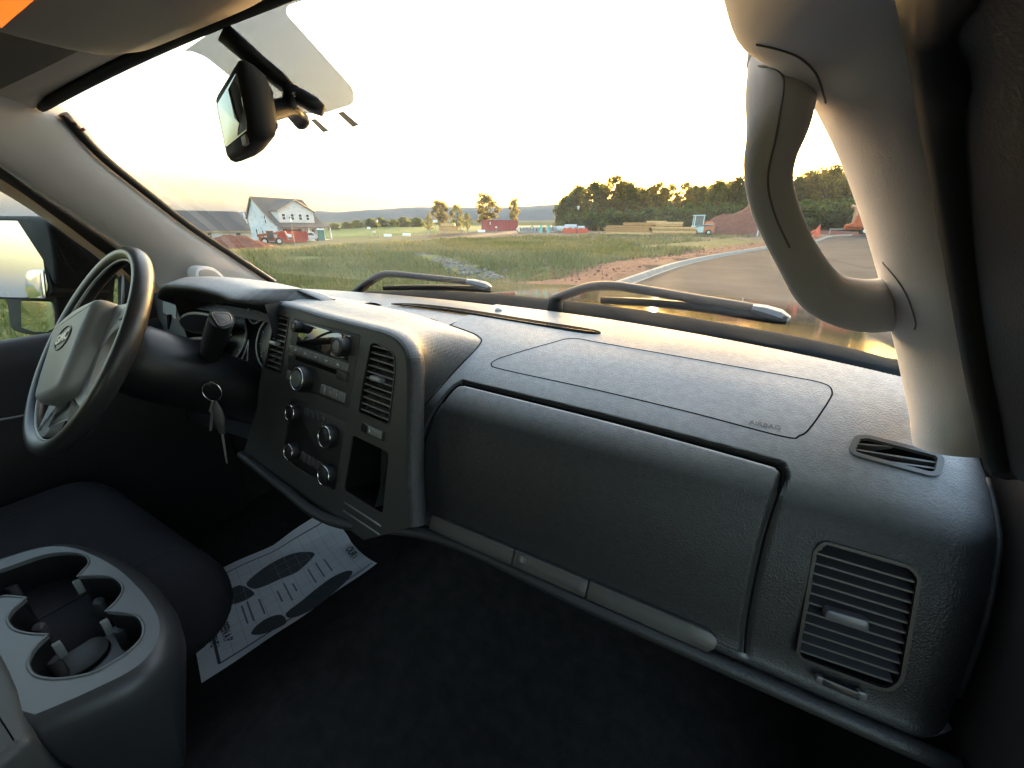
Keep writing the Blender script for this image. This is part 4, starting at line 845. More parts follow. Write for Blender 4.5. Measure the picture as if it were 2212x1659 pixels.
def seam(name, XS, r, m=VOID, parent=dash, closed=False, offs=-.0004):
    P = [dpt(a, b, offs) for a, b in XS]; V, F = tube_vf(P, r, 6, closed); return P3(name, V, F, m, parent, True)
seam('seam', AIRB, .0011, parent=airb, closed=True)
gt = [q for q in GLOVE if q[1] < on_dash((1000, 905))[1]]
seam('seam', GLOVE[6:], .0015, parent=glove, offs=-.0026); seam('lid_gap', gt, .0026, parent=glove, offs=-.0045)
AL = Frame(dpt(*on_dash((1650, 918))), (1, 0, 0), (0, 1, 0), (0, 0, 1)); _s = on_dash((1650, 918))[1]; _n = np.r_[0, pnorm(_s)]
AL = frame_n(dpt(*on_dash((1652, 919)), .0004), _n); text_obj('lettering', 'AIRBAG', .0095, AL, 0, 0, .0003, mat('debossed_mark', (.13, .13, .127), .6), airb, 0., .0001)
# glove box handle strip in three lengths
HC = [np.array(on_dash(p)) for p in ((941, 1110), (1555, 1358), (1552, 1401), (944, 1147))]; s_t, s_b = (HC[0][1]+HC[1][1])/2, (HC[2][1]+HC[3][1])/2
HAND = mat('handle_strip', (.065, .062, .058), .45, metal=.2, bump=(1200, .2, .0004))
def hbar(x0, x1, rr):
    G = []; sm = (s_t+s_b)/2; hh = abs(s_b-s_t)/2
    for v in (-1, -1, -.97, -.9, -.5, 0, .5, .9, .97, 1, 1):
        row = []; d = max(0., abs(v)*hh-(hh-rr)); xr = x1-(rr-math.sqrt(max(0, rr*rr-d*d)) if d > 0 else 0)
        for k_, u in enumerate((0, 0, .004, .02, .2, .4, .6, .8, .98, .996, 1, 1)):
            e = min(1., (1-abs(v))*hh/.002, (u*(xr-x0))/.002, ((1-u)*(xr-x0))/.002); row.append(dpt(x0+(xr-x0)*u, sm+v*hh, .0085+.003*math.sqrt(max(0, 1-(1-e)**2))))
        G.append(row)
    for row in (G[0], G[-1]):
        for k_ in range(len(row)): row[k_] = row[k_]-np.r_[0, pnorm(sm)]*.009
    for row in G: row[0] = row[0]-np.r_[0, pnorm(sm)]*.009; row[-1] = row[-1]-np.r_[0, pnorm(sm)]*.009
    V, F = grid_vf(np.array(G)); P3('handle_bar', V, F, HAND, glove, 40)
xa, xb = HC[0][0], HC[1][0]
for t0, t1 in ((0, .362), (.366, .628), (.632, 1.)): hbar(xa+(xb-xa)*t0, xa+(xb-xa)*t1, .012 if t1 == 1. else .001)
lf = frame_n(dpt(xa+(xb-xa)*.40, s_t*.5+s_b*.5, .0115), np.r_[0, pnorm((s_t+s_b)/2)]); prism('lock', lf, disc(0, 0, .006), -.001, .002, mat('lock_grey', (.16, .16, .155), .35, metal=.8), glove, .001)
# end vent
vc = EVX.mean(0); _z = [(S0-vc[1]) for S0 in (EVX[:, 1].min(), EVX[:, 1].max())]
n1 = np.r_[0, (pnorm(EVX[:, 1].min())+pnorm(EVX[:, 1].max()))]; ef = frame_n(dpt(vc[0], vc[1], .001), n1)
EP = [ef.px(p) for p in EVENT]; EPr = round_poly(EP, .01, 4)
def vent(name, fr, outline, slats, parent, m_frame, m_slat, depth=.03, lip=.003, tabspec=None, tilt=.3, label=None, width=.004):
    out = np.asarray(outline); inn = inset(out, lip)
    v = panel_holes(name, fr, out, [inn[::-1]], .0015, m_frame, parent, .006)
    if label: v['label'] = label
    rings = [fr.pts(inn, -.003), fr.pts(inset(inn, .002), -depth)]; V, F = grid_vf(np.array(rings), True); k = len(inn); F = list(F)+[tuple(k+j for j in range(k))]; P3('duct', V, F, VOID, v, 30)
    lo, hi = inn[:, 1].min(), inn[:, 1].max()
    for (a, b) in slats:
        a, b = np.array(a), np.array(b); d = b-a; nn = np.array([-d[1], d[0]]); nn /= np.linalg.norm(nn); h = .0010
        q = []
        for w, dv in ((-.002, 0), (-.019, width)):
            q += [fr.pt(*(a+nn*(dv-h)), w), fr.pt(*(b+nn*(dv-h)), w), fr.pt(*(b+nn*(dv+h)), w), fr.pt(*(a+nn*(dv+h)), w)]
        P3('slat', q, [(0, 1, 2, 3), (7, 6, 5, 4), (0, 4, 5, 1), (1, 5, 6, 2), (2, 6, 7, 3), (3, 7, 4, 0)], m_slat, v, None)
    return v
EPn = inset(EPr, .003)
def span(poly, a, b):
    """part of the long line a-b inside the polygon"""
    a, b = np.array(a, float), np.array(b, float); T = []; k = len(poly)
    for i in range(k):
        p, q = poly[i-1], poly[i]; e = q-p; d = b-a; den = d[0]*e[1]-d[1]*e[0]
        if abs(den) < 1e-14: continue
        w = p-a; t = (w[0]*e[1]-w[1]*e[0])/den; u = (w[0]*d[1]-w[1]*d[0])/den
        if 0 <= u <= 1: T.append(t)
    if len(T) < 2: return None
    return a+(b-a)*min(T), a+(b-a)*max(T)
def slat_lines(poly, a0, b0, a1, b1, n):
    """n lines evenly from a0-b0 to a1-b1, trimmed to the polygon"""
    out = []
    for i in range(n):
        t = i/(n-1); a = a0+(a1-a0)*t; b = b0+(b1-b0)*t; d = b-a; s = span(poly, a-d*.4, b+d*.4)
        if s is not None: out.append(s)
    return out
sl = slat_lines(EPn, ef.px((1762, 1196)), ef.px((1985, 1262)), ef.px((1716, 1404)), ef.px((1945, 1482)), 11)
VSL = mat('vent_slat', (.040, .040, .044), .38, spec=.5)
ev = vent('air_vent', ef, EPr, sl, truck, BLACK, VSL, .035, .003, label='square slatted air vent at the passenger end of the dashboard', width=.008)
tb = [ef.px(p) for p in ((1781, 1308), (1873, 1334), (1872, 1360), (1776, 1330))]; prism('vent_tab', ef, round_poly(tb, .004), -.004, .008, mat('tab_grey', (.07, .068, .075), .35), ev, .002)
for p in ((1772, 1469), (1861, 1502)): q = ef.px(p); prism('thumb_wheel', ef, rect(q[0]-.004, q[0]+.004, q[1]-.004, q[1]+.004, .002), -.004, .0015, MATS['tab_grey'], ev, .001)
q = ef.px((1815, 1487)); prism('thumb_wheel', ef, rect(q[0]-.016, q[0]+.016, q[1]-.004, q[1]+.004, .002), -.004, .0015, BLACK, ev, .001)
# side window defroster
sd = frame_n(dpt(*SDX.mean(0), .001), np.r_[0, pnorm(SDX[:, 1].mean())]); SP = round_poly([sd.px(p) for p in SDEF], .004, 3); SPn = inset(SP, .005)
sl = [s for s in (span(SPn, sd.px((1840, 955)), sd.px((2045, 972))), span(SPn, sd.px((1835, 966)), sd.px((2045, 1000))), span(SPn, sd.px((1835, 983)), sd.px((2045, 1012)))) if s is not None]
vent('defroster_vent', sd, SP, sl, truck, mat('defroster_trim', (.10, .105, .11), .4), mat('defroster_slat', (.12, .12, .12), .35), .03, .005, label='small slanted defroster vent near the pillar foot')
# front defroster slot and light sensor on the dash top
DS = [(845, 657), (900, 657), (1000, 668), (1150, 692), (1270, 711), (1296, 718), (1290, 722), (1240, 717), (1100, 693), (980, 674), (900, 663)]
P = cr([dpt(*on_dash(p), .0015) for p in DS], 3, True); bm = bmesh.new(); vs = [bm.verts.new(v) for v in P]; ed = [bm.edges.new((vs[i-1], vs[i])) for i in range(len(vs))]; bmesh.ops.triangle_fill(bm, use_beauty=True, edges=ed); bmesh.ops.solidify(bm, geom=bm.faces[:], thickness=.002); mkbm('defroster_slot', bm, VOID, dash, None)
lo = [dpt(*on_dash(p), .002) for p in ((870, 660), (980, 672), (1100, 692), (1240, 714), (1285, 720))]; P3('slot_louver', *tube_vf(cr(lo, 5), .0012, 6), BLACK, dash, True)
q = dpt(*on_dash((1077, 671)), 0); P3('light_sensor', *tube_vf([q, q+[0, 0, .004], q+[0, 0, .007]], [.008, .0075, .002], 12), mat('sensor_lens', (.5, .5, .48), .1), dash, True)
# lower knee panel and far dash to the left of the stack
V, F = grid_vf(np.array([[(x, y, z) for x in (-.78, -.3, .1, .5, .84)] for y, z in ((.12, .452), (.13, .40), (.20, .30), (.32, .15), (.36, .0))])); P3('kick_panel', V, F, DASHD, truck, True)
LX = np.linspace(-.78, .10, 60); LT = np.linspace(0, 1, 16); G = []
for x in LX:
    yf_ = .373-.227*x*x; G.append([(x, yf_+(.06-yf_)*t, .762-.012*(t**2)*2 if t < .6 else .762-.012*(t**2)*2) for t in LT])
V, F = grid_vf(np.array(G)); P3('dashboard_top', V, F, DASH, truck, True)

# ---- centre stack
FC_O, FC_N, FC_U, FC_V = (-.055, .004, .713), (-.113, -.937, .331), (.993, -.119, 0), (.040, .329, .943)
SF = Frame(FC_O, FC_U, FC_V, FC_N)
OUT_PX = [(884, 1140), (878, 1050), (877, 976), (878, 871), (878, 800), (873, 767), (858, 742), (832, 726), (790, 714), (702, 691), (650, 675), (612, 664), (596, 662)]
R0 = np.array([SF.px(p) for p in OUT_PX]); R0 = cr(R0, 5)
SEAM_PX = [(884, 1142), (880, 1060), (881, 985), (888, 935), (903, 896), (930, 862), (985, 800), (1036, 745), (1034, 727), (1000, 712), (930, 689), (800, 661), (700, 650)]
def seam3(p):
    h = on_dash(p); return dpt(h[0], h[1], -.002)
R3 = cr([seam3(p) for p in SEAM_PX[:11]]+[np.array([-.12, .20, .757]), np.array([-.26, .19, .757])], 5)
k = len(R0); oc = R0.mean(0)
def expand(P, d):
    T = np.gradient(P, axis=0); T /= np.linalg.norm(T, axis=1)[:, None]; N = np.stack([T[:, 1], -T[:, 0]], 1)
    if ((P-oc)*N).sum() < 0: N = -N
    return P+N*d
rings = []
for d, w in ((0, 0), (.004, -.0008), (.008, -.003), (.0115, -.007), (.014, -.013), (.0155, -.021)): rings.append(np.array(SF.pts(expand(R0, d), w)))
tt = np.linspace(0, 1, 14)[1:]
b0 = rings[-1]; dirb = -SF.n
for t in tt:
    lift = .016*math.sin(t*math.pi)*np.clip((np.arange(k)-30)/14, 0, 1)
    q = b0+(R3-b0)*t; q = q+dirb*(.02*t*(1-t)); q[:, 2] += lift; rings.append(q)
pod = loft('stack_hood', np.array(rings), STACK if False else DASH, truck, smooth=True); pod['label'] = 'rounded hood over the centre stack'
# face panel with openings
left = [SF.px(p) for p in ((588, 680), (568, 780), (560, 830), (556, 880), (545, 1000), (560, 1010))]
outer = np.vstack([R0, left[:4], [[-.235, -.26]], [[.20, -.262]]])
LV = round_poly([SF.px(p) for p in ((596, 677), (626, 683), (607, 809), (572, 795))], .006, 4)
RV = round_poly([SF.px(p) for p in ((801, 739), (815, 739), (853, 762), (855, 800), (841, 920), (774, 892), (785, 820))], [.012, .008, .03, .03, .01, .008, .01], 5)
RADIO = rect(-.106, .107, -.067, .057, .003); CUB = round_poly([(.128, -.205), (.232, -.205), (.222, -.108), (.128, -.108)], .006, 3)
HV = rect(-.075, .105, -.215, -.092, .006)
face = panel_holes('stack_face', SF, outer, [LV[::-1], RV[::-1], RADIO[::-1], CUB[::-1], HV[::-1]], 0, STACK, truck, .004); face['label'] = 'grey face panel of the centre stack'
def uvl(poly, n, slope, v0=.06, v1=.06):
    lo, hi = poly[:, 1].min(), poly[:, 1].max(); out = []
    for i in range(n):
        v = lo+(hi-lo)*(i+.5)/n; c = poly[:, 0].mean(); s = span(poly, (c-.2, v-.2*slope), (c+.2, v+.2*slope))
        if s is not None: out.append(s)
    return out
BAR = mat('vent_bar', (.13, .125, .12), .4)
lv = vent('air_vent', SF, LV, uvl(inset(LV, .002), 10, .0), truck, BLACK, BAR, .03, .002, label='tall slatted air vent left of the radio')
rv = vent('air_vent', SF, RV, uvl(inset(RV, .002), 11, .0), truck, BLACK, BAR, .03, .002, label='tall slatted air vent right of the radio')
for v_, c in ((lv, (593, 741)), (rv, (814, 819))):
    q = SF.px(c); prism('vent_tab', SF, rect(q[0]-.012, q[0]+.014, q[1]-.004, q[1]+.004, .003), -.006, .006, SILVER, v_, .002)
# radio
rd = prism('radio', SF, rect(-.105, .106, -.066, .056, .003), -.02, .0005, STACK, truck, .001); rd['label'] = 'car radio with glossy display, push buttons and round knobs'
SCR = mat('radio_screen', (.008, .009, .01), .03, spec=.8, coat=.6); SCR.node_tree.nodes['Principled BSDF'].inputs['Metallic'].default_value = 0.
prism('screen', SF, round_poly([(-.084, .008), (.084, .008), (.088, .052), (-.082, .052)], .003, 3), 0, .0016, SCR, rd, .0006)
def knob(parent, u, v, r, h, m=BLACK, ring=CHROME, capm=None, w0=0.):
    kb = prism('knob', SF, disc(u, v, r, 28), w0, w0+h, m, parent, r*.18, 30)
    for i in range(14): pass
    tv = [SF.pt(u+r*.86*math.cos(2*math.pi*i/32), v+r*.86*math.sin(2*math.pi*i/32), w0+h-.0002) for i in range(32)]; mk('knob_ring', *tube_vf(tv, .0012, 6, True), ring, kb, True)
    prism('knob_cap', SF, disc(u, v, r*.62, 24), w0+h, w0+h+.001, capm or STACK, kb, .0005); return kb
knob(rd, .072, .03, .0165, .018, BLACK, STACK, BTN); knob(rd, -.082, .043, .011, .012, BLACK, STACK, BLACK); knob(rd, -.03, -.048, .024, .020, BLACK, CHROME, mat('knob_face', (.12, .14, .13), .4))
for i in range(11):
    u0 = -.103+i*.0176; prism('button', SF, rect(u0, u0+.0168, -.008, .005, .0015, 2), 0, .004, BTN, rd, .001); MB().add(SF.pts(rect(u0+.005, u0+.011, -.003, 0), .0043), [(0, 1, 2, 3)]).obj('button_mark', MARK, rd, None) if i % 2 else None
prism('disc_slot', SF, rect(-.078, .058, -.02, -.012, .001, 2), 0, .0012, VOID, rd); prism('button', SF, rect(-.103, -.083, -.024, -.010, .002, 2), 0, .003, BLACK, rd, .001); prism('button', SF, rect(.064, .094, -.026, -.010, .002, 2), 0, .005, STACK, rd, .001)
for i in range(4): u0 = .022+i*.0185; prism('button', SF, rect(u0, u0+.0172, -.061, -.045, .002, 2), 0, .004, BTN, rd, .001)
for i in range(3): u0 = -.1+i*.014; prism('button', SF, rect(u0, u0+.013, -.061, -.045, .002, 2), 0, .003, BTN, rd, .001)
for i in range(3): MB().add(SF.pts(rect(.036+i*.0185, .0372+i*.0185, -.055, -.050), .0044), [(0, 1, 2, 3)]).obj('button_mark', MARK, rd, None)
# airbag switch, climate controls, cubby, sockets
q = SF.px((806, 932)); sw = prism('passenger_airbag_switch', SF, rect(q[0]-.03, q[0]+.03, q[1]-.008, q[1]+.008, .002), -.002, .001, BLACK, truck, .0005); prism('switch_insert', SF, rect(q[0]-.012, q[0]+.024, q[1]-.006, q[1]+.006, .001), .001, .002, BTN, sw, .0005)
text_obj('switch_mark', 'x', .009, SF, q[0]-.006, q[1], .0024, MARK, sw, 0., .0002)
V, F = grid_vf(np.array([SF.pts(CUB, -.003), SF.pts(inset(CUB, .004), -.08)]), True); kk = len(CUB); P3('storage_cubby', V, list(F)+[tuple(kk+j for j in range(kk))], VOID, truck, 30)
cc_ = prism('climate_panel', SF, rect(-.074, .104, -.214, -.093, .006), -.02, -.001, BLACK, truck, .001)
for u, v, r in ((-.05, -.118, .017), (.07, -.128, .021), (-.035, -.19, .017), (.085, -.193, .019)): knob(cc_, u, v, r, .014, BLACK, CHROME, BLACK, -.001)
for i in range(4): prism('button', SF, rect(-.022+i*.017, -.0065+i*.017, -.113, -.1, .002, 2), -.001, .002, mat('dark_button', (.05, .05, .05), .4), cc_, .001)
for i in range(5): prism('button', SF, rect(-.012+i*.016, .0025+i*.016, -.198, -.182, .002, 2), -.001, .002, MATS['dark_button'], cc_, .001)
for v in (-.222, -.236): P3('lower_trim_bar', *tube_vf([SF.pt(.14, v, .002), SF.pt(.235, v, .002)], .0015, 6), BTN, face, True)
lipP = cr([SF.pt(-.235, -.262, .004), SF.pt(-.05, -.264, .008), SF.pt(.12, -.262, .006), np.array([.24, -.05, .474]), np.array([.5, -.052, .476]), np.array([.84, -.05, .478])], 8)
P3('lower_edge_roll', *tube_vf(lipP, .009, 10), DASHD, truck, True)
b = MB(); b.add([SF.pt(.2, -.262, -.002), SF.pt(-.235, -.262, -.002), SF.pt(-.235, -.275, -.12), SF.pt(.2, -.275, -.12)], [(0, 1, 2, 3)]); b.add([SF.pt(.2, -.262, -.004), SF.pt(.2, -.275, -.12), SF.pt(.235, -.1, -.12), SF.pt(.22, -.1, -.004)], [(0, 1, 2, 3)]); b.obj('stack_underside', DASHD, truck, None)
seam('seam', [on_dash(p) for p in cr([(884, 985), (888, 935), (903, 896), (930, 862), (985, 800), (1036, 745), (1034, 727), (1000, 712), (930, 689)], 5)], .0010, offs=.0004)

# ---- instrument cluster hood and gauges
HX = [-.64, -.615, -.58, -.53, -.47, -.40, -.33, -.27, -.22, -.18, -.15]
lipz = [.770, .785, .797, .803, .806, .806, .801, .792, .779, .764, .752]; crz = [.788, .806, .816, .821, .824, .824, .821, .815, .808, .800, .792]
G = []
for x, lz, cz in zip(HX, lipz, crz):
    f = .012*((x+.4)/.24)**2+.085*min(1, max(0, (x+.275)/.07))**2*(3-2*min(1, max(0, (x+.275)/.07)))
    G.append([(x, .07, lz-.045), (x, .03+f*.6, lz-.022), (x, .004+f, lz-.010), (x, -.006+f, lz-.001), (x, -.003+f, lz+.007), (x, .02+f, lz+(cz-lz)*.75), (x, max(.05, .03+f), cz), (x, .10, cz-.006), (x, .16, cz-.022), (x, .22, .770), (x, .27, .752)])
G = np.array(G); G2 = np.array([cr(G[:, j], 5) for j in range(G.shape[1])]).transpose(1, 0, 2); G3 = np.array([cr(r, 4) for r in G2])
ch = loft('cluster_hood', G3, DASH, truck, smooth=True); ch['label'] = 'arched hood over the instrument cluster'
CL = frame_n((-.40, .085, .70), (0, -.93, .36))
cl = prism('instrument_cluster', CL, rect(-.20, .20, -.10, .085, .03), -.02, 0, VOID, truck, .002); cl['label'] = 'black instrument cluster with round gauges'
NEEDLE_GLARE = mat('needle_glare_white', (.75, .85, .9), .3)
for u, v, r in ((-.085, -.02, .062), (.085, -.02, .062), (0, .045, .028), (.165, .03, .026), (-.165, .03, .026)):
    gq = prism('gauge', CL, disc(u, v, r, 32), 0, .003, BLACK, cl, .001); tv = [CL.pt(u+r*math.cos(a), v+r*math.sin(a), .006) for a in np.linspace(0, 2*math.pi, 40, endpoint=False)]; mk('gauge_ring', *tube_vf(tv, .0022, 6, True), SILVER, gq, True)
    a = rad(215); mk('needle', *tube_vf([CL.pt(u, v, .006), CL.pt(u+r*.8*math.cos(a), v+r*.8*math.sin(a), .006)], [.002, .0008], 5), NEEDLE_GLARE, gq, True)
    for i in range(9): a = rad(220-i*32.5); mk('gauge_tick', *tube_vf([CL.pt(u+r*.78*math.cos(a), v+r*.78*math.sin(a), .004), CL.pt(u+r*.9*math.cos(a), v+r*.9*math.sin(a), .004)], .0007, 4), MARK, gq, None)
mk('cluster_lens_glare', *tube_vf(cr([aty(p, .04) for p in ((520, 780), (529, 760), (537, 734))], 4), [.0012]*9, 6), NEEDLE_GLARE, cl, True); mk('cluster_lens_glare', *tube_vf(cr([aty(p, .04) for p in ((537, 734), (535, 765), (533, 795))], 4), [.0012]*9, 6), NEEDLE_GLARE, cl, True)  # pale strokes: glare of the gauge rings, modelled as solid tubes
mk('cluster_trim', *tube_vf(cr([aty(p, .03) for p in ((546, 832), (556, 832), (565, 828))], 4), [.002]*9, 6), MARK, cl, True)
mk('cluster_trim', *tube_vf(cr([aty(p, .02) for p in ((470, 813), (486, 820), (505, 823))], 4), [.001, .003, .003, .003, .002, .002, .001, .001, .001], 6), MARK, cl, True)
# driver side dash face left of the cluster
b = MB(); b.add([(-.78, .05, .765), (-.60, .055, .775), (-.60, .03, .56), (-.78, .025, .56)], [(0, 3, 2, 1)]); b.add([(-.22, .06, .77), (-.15, .09, .78), (-.15, .05, .40), (-.22, .03, .40)], [(0, 3, 2, 1)]); b.obj('driver_dash_face', mat('driver_face_grey', (.075, .07, .066), .55), truck, None)
b = MB(); b.add([(-.78, .025, .56), (-.22, .03, .60), (-.22, .03, .44), (-.78, .02, .40)], [(0, 3, 2, 1)]); b.add([(-.60, .03, .58), (-.22, .03, .60), (-.22, .12, .60), (-.60, .12, .58)], [(0, 1, 2, 3)]); b.add([(-.78, .02, .40), (-.22, .03, .44), (-.15, .03, .44), (-.15, .25, .40), (-.78, .25, .38)], [(0, 1, 2, 3, 4)])
b.add([(-.60, .02, .79), (-.60, .13, .79), (-.60, .13, .56), (-.60, .03, .56)], [(0, 1, 2, 3)]); b.add([(-.22, .02, .79), (-.22, .13, .79), (-.22, .13, .58), (-.22, .03, .58)], [(3, 2, 1, 0)]); b.obj('driver_knee_panel', DASHD, truck, None)
b = MB(); b.add([(-.90, .40, -.02), (.90, .40, -.02), (.90, .40, .74), (-.90, .40, .74)], [(0, 1, 2, 3)]); b.add([(-.79, .06, 0), (-.79, .40, 0), (-.79, .40, .74), (-.79, .06, .74)], [(0, 1, 2, 3)]); b.add([(-.88, -.03, 0), (-.88, .40, 0), (-.88, .40, .7), (-.88, -.03, .7)], [(0, 1, 2, 3)]); b.obj('firewall', CARPET, truck, None)
V = [aty(p, .045) for p in ((352, 648), (381, 662), (379, 700), (377, 745), (352, 715))]; V2 = [v+np.array([0, .02, 0]) for v in V]; P3('switch_panel', V+V2, [(0, 1, 2, 3, 4), (9, 8, 7, 6, 5)]+[(i, 5+i, 5+(i+1) % 5, (i+1) % 5) for i in range(5)], LIGHTG, truck, None)
V = [aty(p, .04) for p in ((360, 680), (366, 680), (366, 712), (362, 712))]; V2 = [v+np.array([0, .02, 0]) for v in V]; P3('panel_slot', V+V2, [(0, 1, 2, 3), (7, 6, 5, 4), (0, 4, 5, 1), (1, 5, 6, 2), (2, 6, 7, 3), (3, 7, 4, 0)], VOID, truck, None)
DF = frame_n((-.52, .03, .70), (.05, -1, .1))
for pts, lab in (([(388, 690), (410, 674), (450, 676), (478, 688), (470, 715), (440, 722), (405, 715)], 'oval air vent behind the steering wheel'), ([(392, 745), (410, 730), (440, 728), (462, 738), (455, 762), (420, 765)], 'oval switch recess under the driver vent')):
    P = cr([DF.px(p) for p in pts], 5, True); o = prism('oval_recess', DF, P, -.01, .004, BLACK, truck, .003); prism('recess_floor', DF, inset(P, .006), .003, .0045, VOID, o, .001)
# ---- steering column, stalks, ignition
WC = np.array([-.387, -.203, .737]); waz, wti = rad(-5.94), rad(34.1)
wn_ = np.array([math.sin(waz)*math.cos(wti), -math.cos(waz)*math.cos(wti), math.sin(wti)]); wu = np.cross([0, 0, 1], wn_); wu /= np.linalg.norm(wu); wu = wu if wu[0] > 0 else -wu; wv = np.cross(wn_, wu)
WFr = Frame(WC, wu, wv, wn_)
colp = [WFr.pt(0, 0, -.035), WFr.pt(0, 0, -.06), WFr.pt(0, -.005, -.13), WFr.pt(0, -.01, -.24), WFr.pt(0, -.02, -.34)]
P3('steering_column', *tube_vf(colp, [.05, .066, .072, .068, .065], 20), BLACK, truck, True)
sh = [WFr.pt(.05, .02, -.13), WFr.pt(.10, .03, -.12), aty((452, 775), -.04), aty((478, 690), -.075)]
c0, c1 = aty((452, 770), -.05), aty((479, 688), -.075)
P3('gear_lever', *tube_vf([WFr.pt(.055, .01, -.13), c0-(c1-c0)*.3, c0, c0+(c1-c0)*.3, c0+(c1-c0)*.7, c1], [.012, .014, .016, .019, .020, .019], 16), LEATHER, truck, 50)
ax = (c1-c0)/np.linalg.norm(c1-c0); kf = frame_n(c1, ax); gl = prism('lever_cap', kf, round_poly([(-.019, -.010), (.014, -.017), (.017, .010), (-.004, .018)], .01, 5), -.004, .0035, LEATHER, truck, .002); mk('lever_cap_ring', *tube_vf(kf.pts(inset(round_poly([(-.019, -.010), (.014, -.017), (.017, .010), (-.004, .018)], .01, 5), .0025), .0036), .0011, 5, True), BTN, gl, True); prism('lever_button', kf, inset(round_poly([(-.019, -.010), (.014, -.017), (.017, .010), (-.004, .018)], .01, 5), .004), .003, .0045, mat('lever_button_grey', (.09, .09, .095), .5), gl, .001)
P3('turn_signal_stalk', *tube_vf([WFr.pt(-.05, .02, -.10), WFr.pt(-.10, .03, -.09), WFr.pt(-.16, .045, -.07)], [.008, .008, .012], 10), BLACK, truck, True)
igc = aty((440, 812), -.05); igf = frame_n(igc, (.35, -.9, .2)); ig = prism('ignition_lock', igf, disc(0, 0, .026, 24), -.05, .004, mat('ignition_grey', (.045, .045, .045), .5), truck, .004); prism('lock_barrel', igf, disc(0, 0, .013, 20), .003, .008, SILVER, ig, .002)
# the keys: ring, keys and a dark fob
rc = aty((458, 846), -.085); keys = thing('key_ring', 'bunch of keys with dark fob hanging from the ignition lock', 'keys', tuple(rc), 0, None, True)
kfm = frame_n(rc, (.45, -.85, .1)); mk('ring', *tube_vf([kfm.pt(.019*math.cos(a), .019*math.sin(a), 0) for a in np.linspace(0, 2*math.pi, 32, endpoint=False)], .0012, 6, True), CHROME, keys, True)
KEYM = mat('key_steel', (.5, .46, .42), .4, metal=.6); k0 = igf.pt(0, 0, .008); b = MB(); b.tube([k0, rc+np.array([0, 0, .017])], [.006, .009], 6, flat=.35); b.obj('ignition_key', BLACK, keys, 30)
a0, a1 = kfm.pt(.0, -.019, 0), aty((455, 930), -.088); b = MB(); b.tube([a0, a0+(a1-a0)*.3, a0+(a1-a0)*.36, a1], [.004, .007, .003, .003], 6, flat=.35); b.obj('key', KEYM, keys, 30)
a0, a1 = kfm.pt(.006, -.019, .002), aty((480, 935), -.09); P3k = [a0, a0+(a1-a0)*.25, a0+(a1-a0)*.5, a1]; mk('fob', *tube_vf(P3k, [.004, .014, .017, .010], 12, flat=.45), mat('fob_plastic', (.09, .088, .085), .6), keys, True)
a2 = aty((490, 1000), -.092); mk('key', *tube_vf([a1, a1+(a2-a1)*.3, a2], [.004, .0042, .0028], 6, flat=.4), KEYM, keys, 30)
pd = [aty(p, .1) for p in ((400, 918), (406, 940), (425, 952), (455, 955))]; P3('hood_release_handle', *tube_vf(cr(pd, 4), .004, 8), mat('pedal_grey', (.12, .14, .14), .5), truck, True)
# ---- steering wheel, turned a little to the left
swh = thing('x', 'x', 'x'); bpy.data.objects.remove(swh)
ROT = rad(25); R_, r_m = .178, .0138
def wa(a, rr, w=0.): a = a+ROT; return WFr.pt(rr*math.cos(a), rr*math.sin(a), w)
TH = np.linspace(0, 2*math.pi, 72, endpoint=False); G = []
for a in TH:
    ring = []
    for j in range(16):
        b_ = 2*math.pi*j/16; q = R_+r_m*math.cos(b_)*.95; ring.append(wa(a, q, r_m*math.sin(b_)*1.05))
    G.append(ring)
G.append(G[0]); whl = loft('steering_wheel', np.array(G), LEATHER, truck, wrap=True, smooth=True); whl['label'] = 'black leather steering wheel with grey hub, turned slightly left'
bz = [wa(a, R_-r_m*.95, .004) for a in TH]; mk('rim_inlay', *tube_vf(bz, .0022, 6, True), mat('rim_inlay_grey', (.25, .27, .26), .3), whl, True)
# hub shell with four spokes
def rotp(P): c_, s_ = math.cos(ROT), math.sin(ROT); return [np.array([p[0]*c_-p[1]*s_, p[0]*s_+p[1]*c_]) for p in P]
hub = [(-.172, .040), (-.13, .046), (-.085, .058), (-.05, .070), (0, .074), (.05, .070), (.085, .058), (.13, .046), (.172, .040), (.178, .012), (.172, -.006), (.13, -.004), (.098, -.016), (.085, -.045), (.082, -.085), (.098, -.135), (.105, -.146), (.075, -.162), (.04, -.152), (.02, -.105), (0, -.098), (-.02, -.105), (-.04, -.152), (-.075, -.162), (-.105, -.146), (-.098, -.135), (-.082, -.085), (-.085, -.045), (-.098, -.016), (-.13, -.004), (-.172, -.006), (-.178, .012)]
HP = cr(rotp([(a*.955, b*.955) for a, b in hub]), 3, True); prism('spoke_frame', WFr, HP, -.010, .004, mat('spoke_grey', (.24, .245, .245), .4), whl, .005)
hp2 = [(-.09, .050), (-.05, .062), (0, .066), (.05, .062), (.09, .050), (.078, .0), (.068, -.06), (.05, -.098), (0, -.104), (-.05, -.098), (-.068, -.06), (-.078, 0)]
hb = prism('hub_pad', WFr, cr(rotp(hp2), 5, True), .0, .030, HUBP, whl, .016, 40, 4)
ep = [WFr.pt(*q, .0305) for q in rotp([(.030*math.cos(a), .004+.021*math.sin(a)) for a in np.linspace(0, 2*math.pi, 40, endpoint=False)])]; mk('emblem_ring', *tube_vf(ep, .0013, 6, True), BLACK, hb, True)
q = rotp([(0, .004)])[0]; text_obj('emblem', 'GMC', .024, WFr, q[0], q[1], .0308, mat('emblem_silver', (.62, .62, .62), .3, metal=.3), hb, ROT, .0012, sx=1.0, bold=.0008)
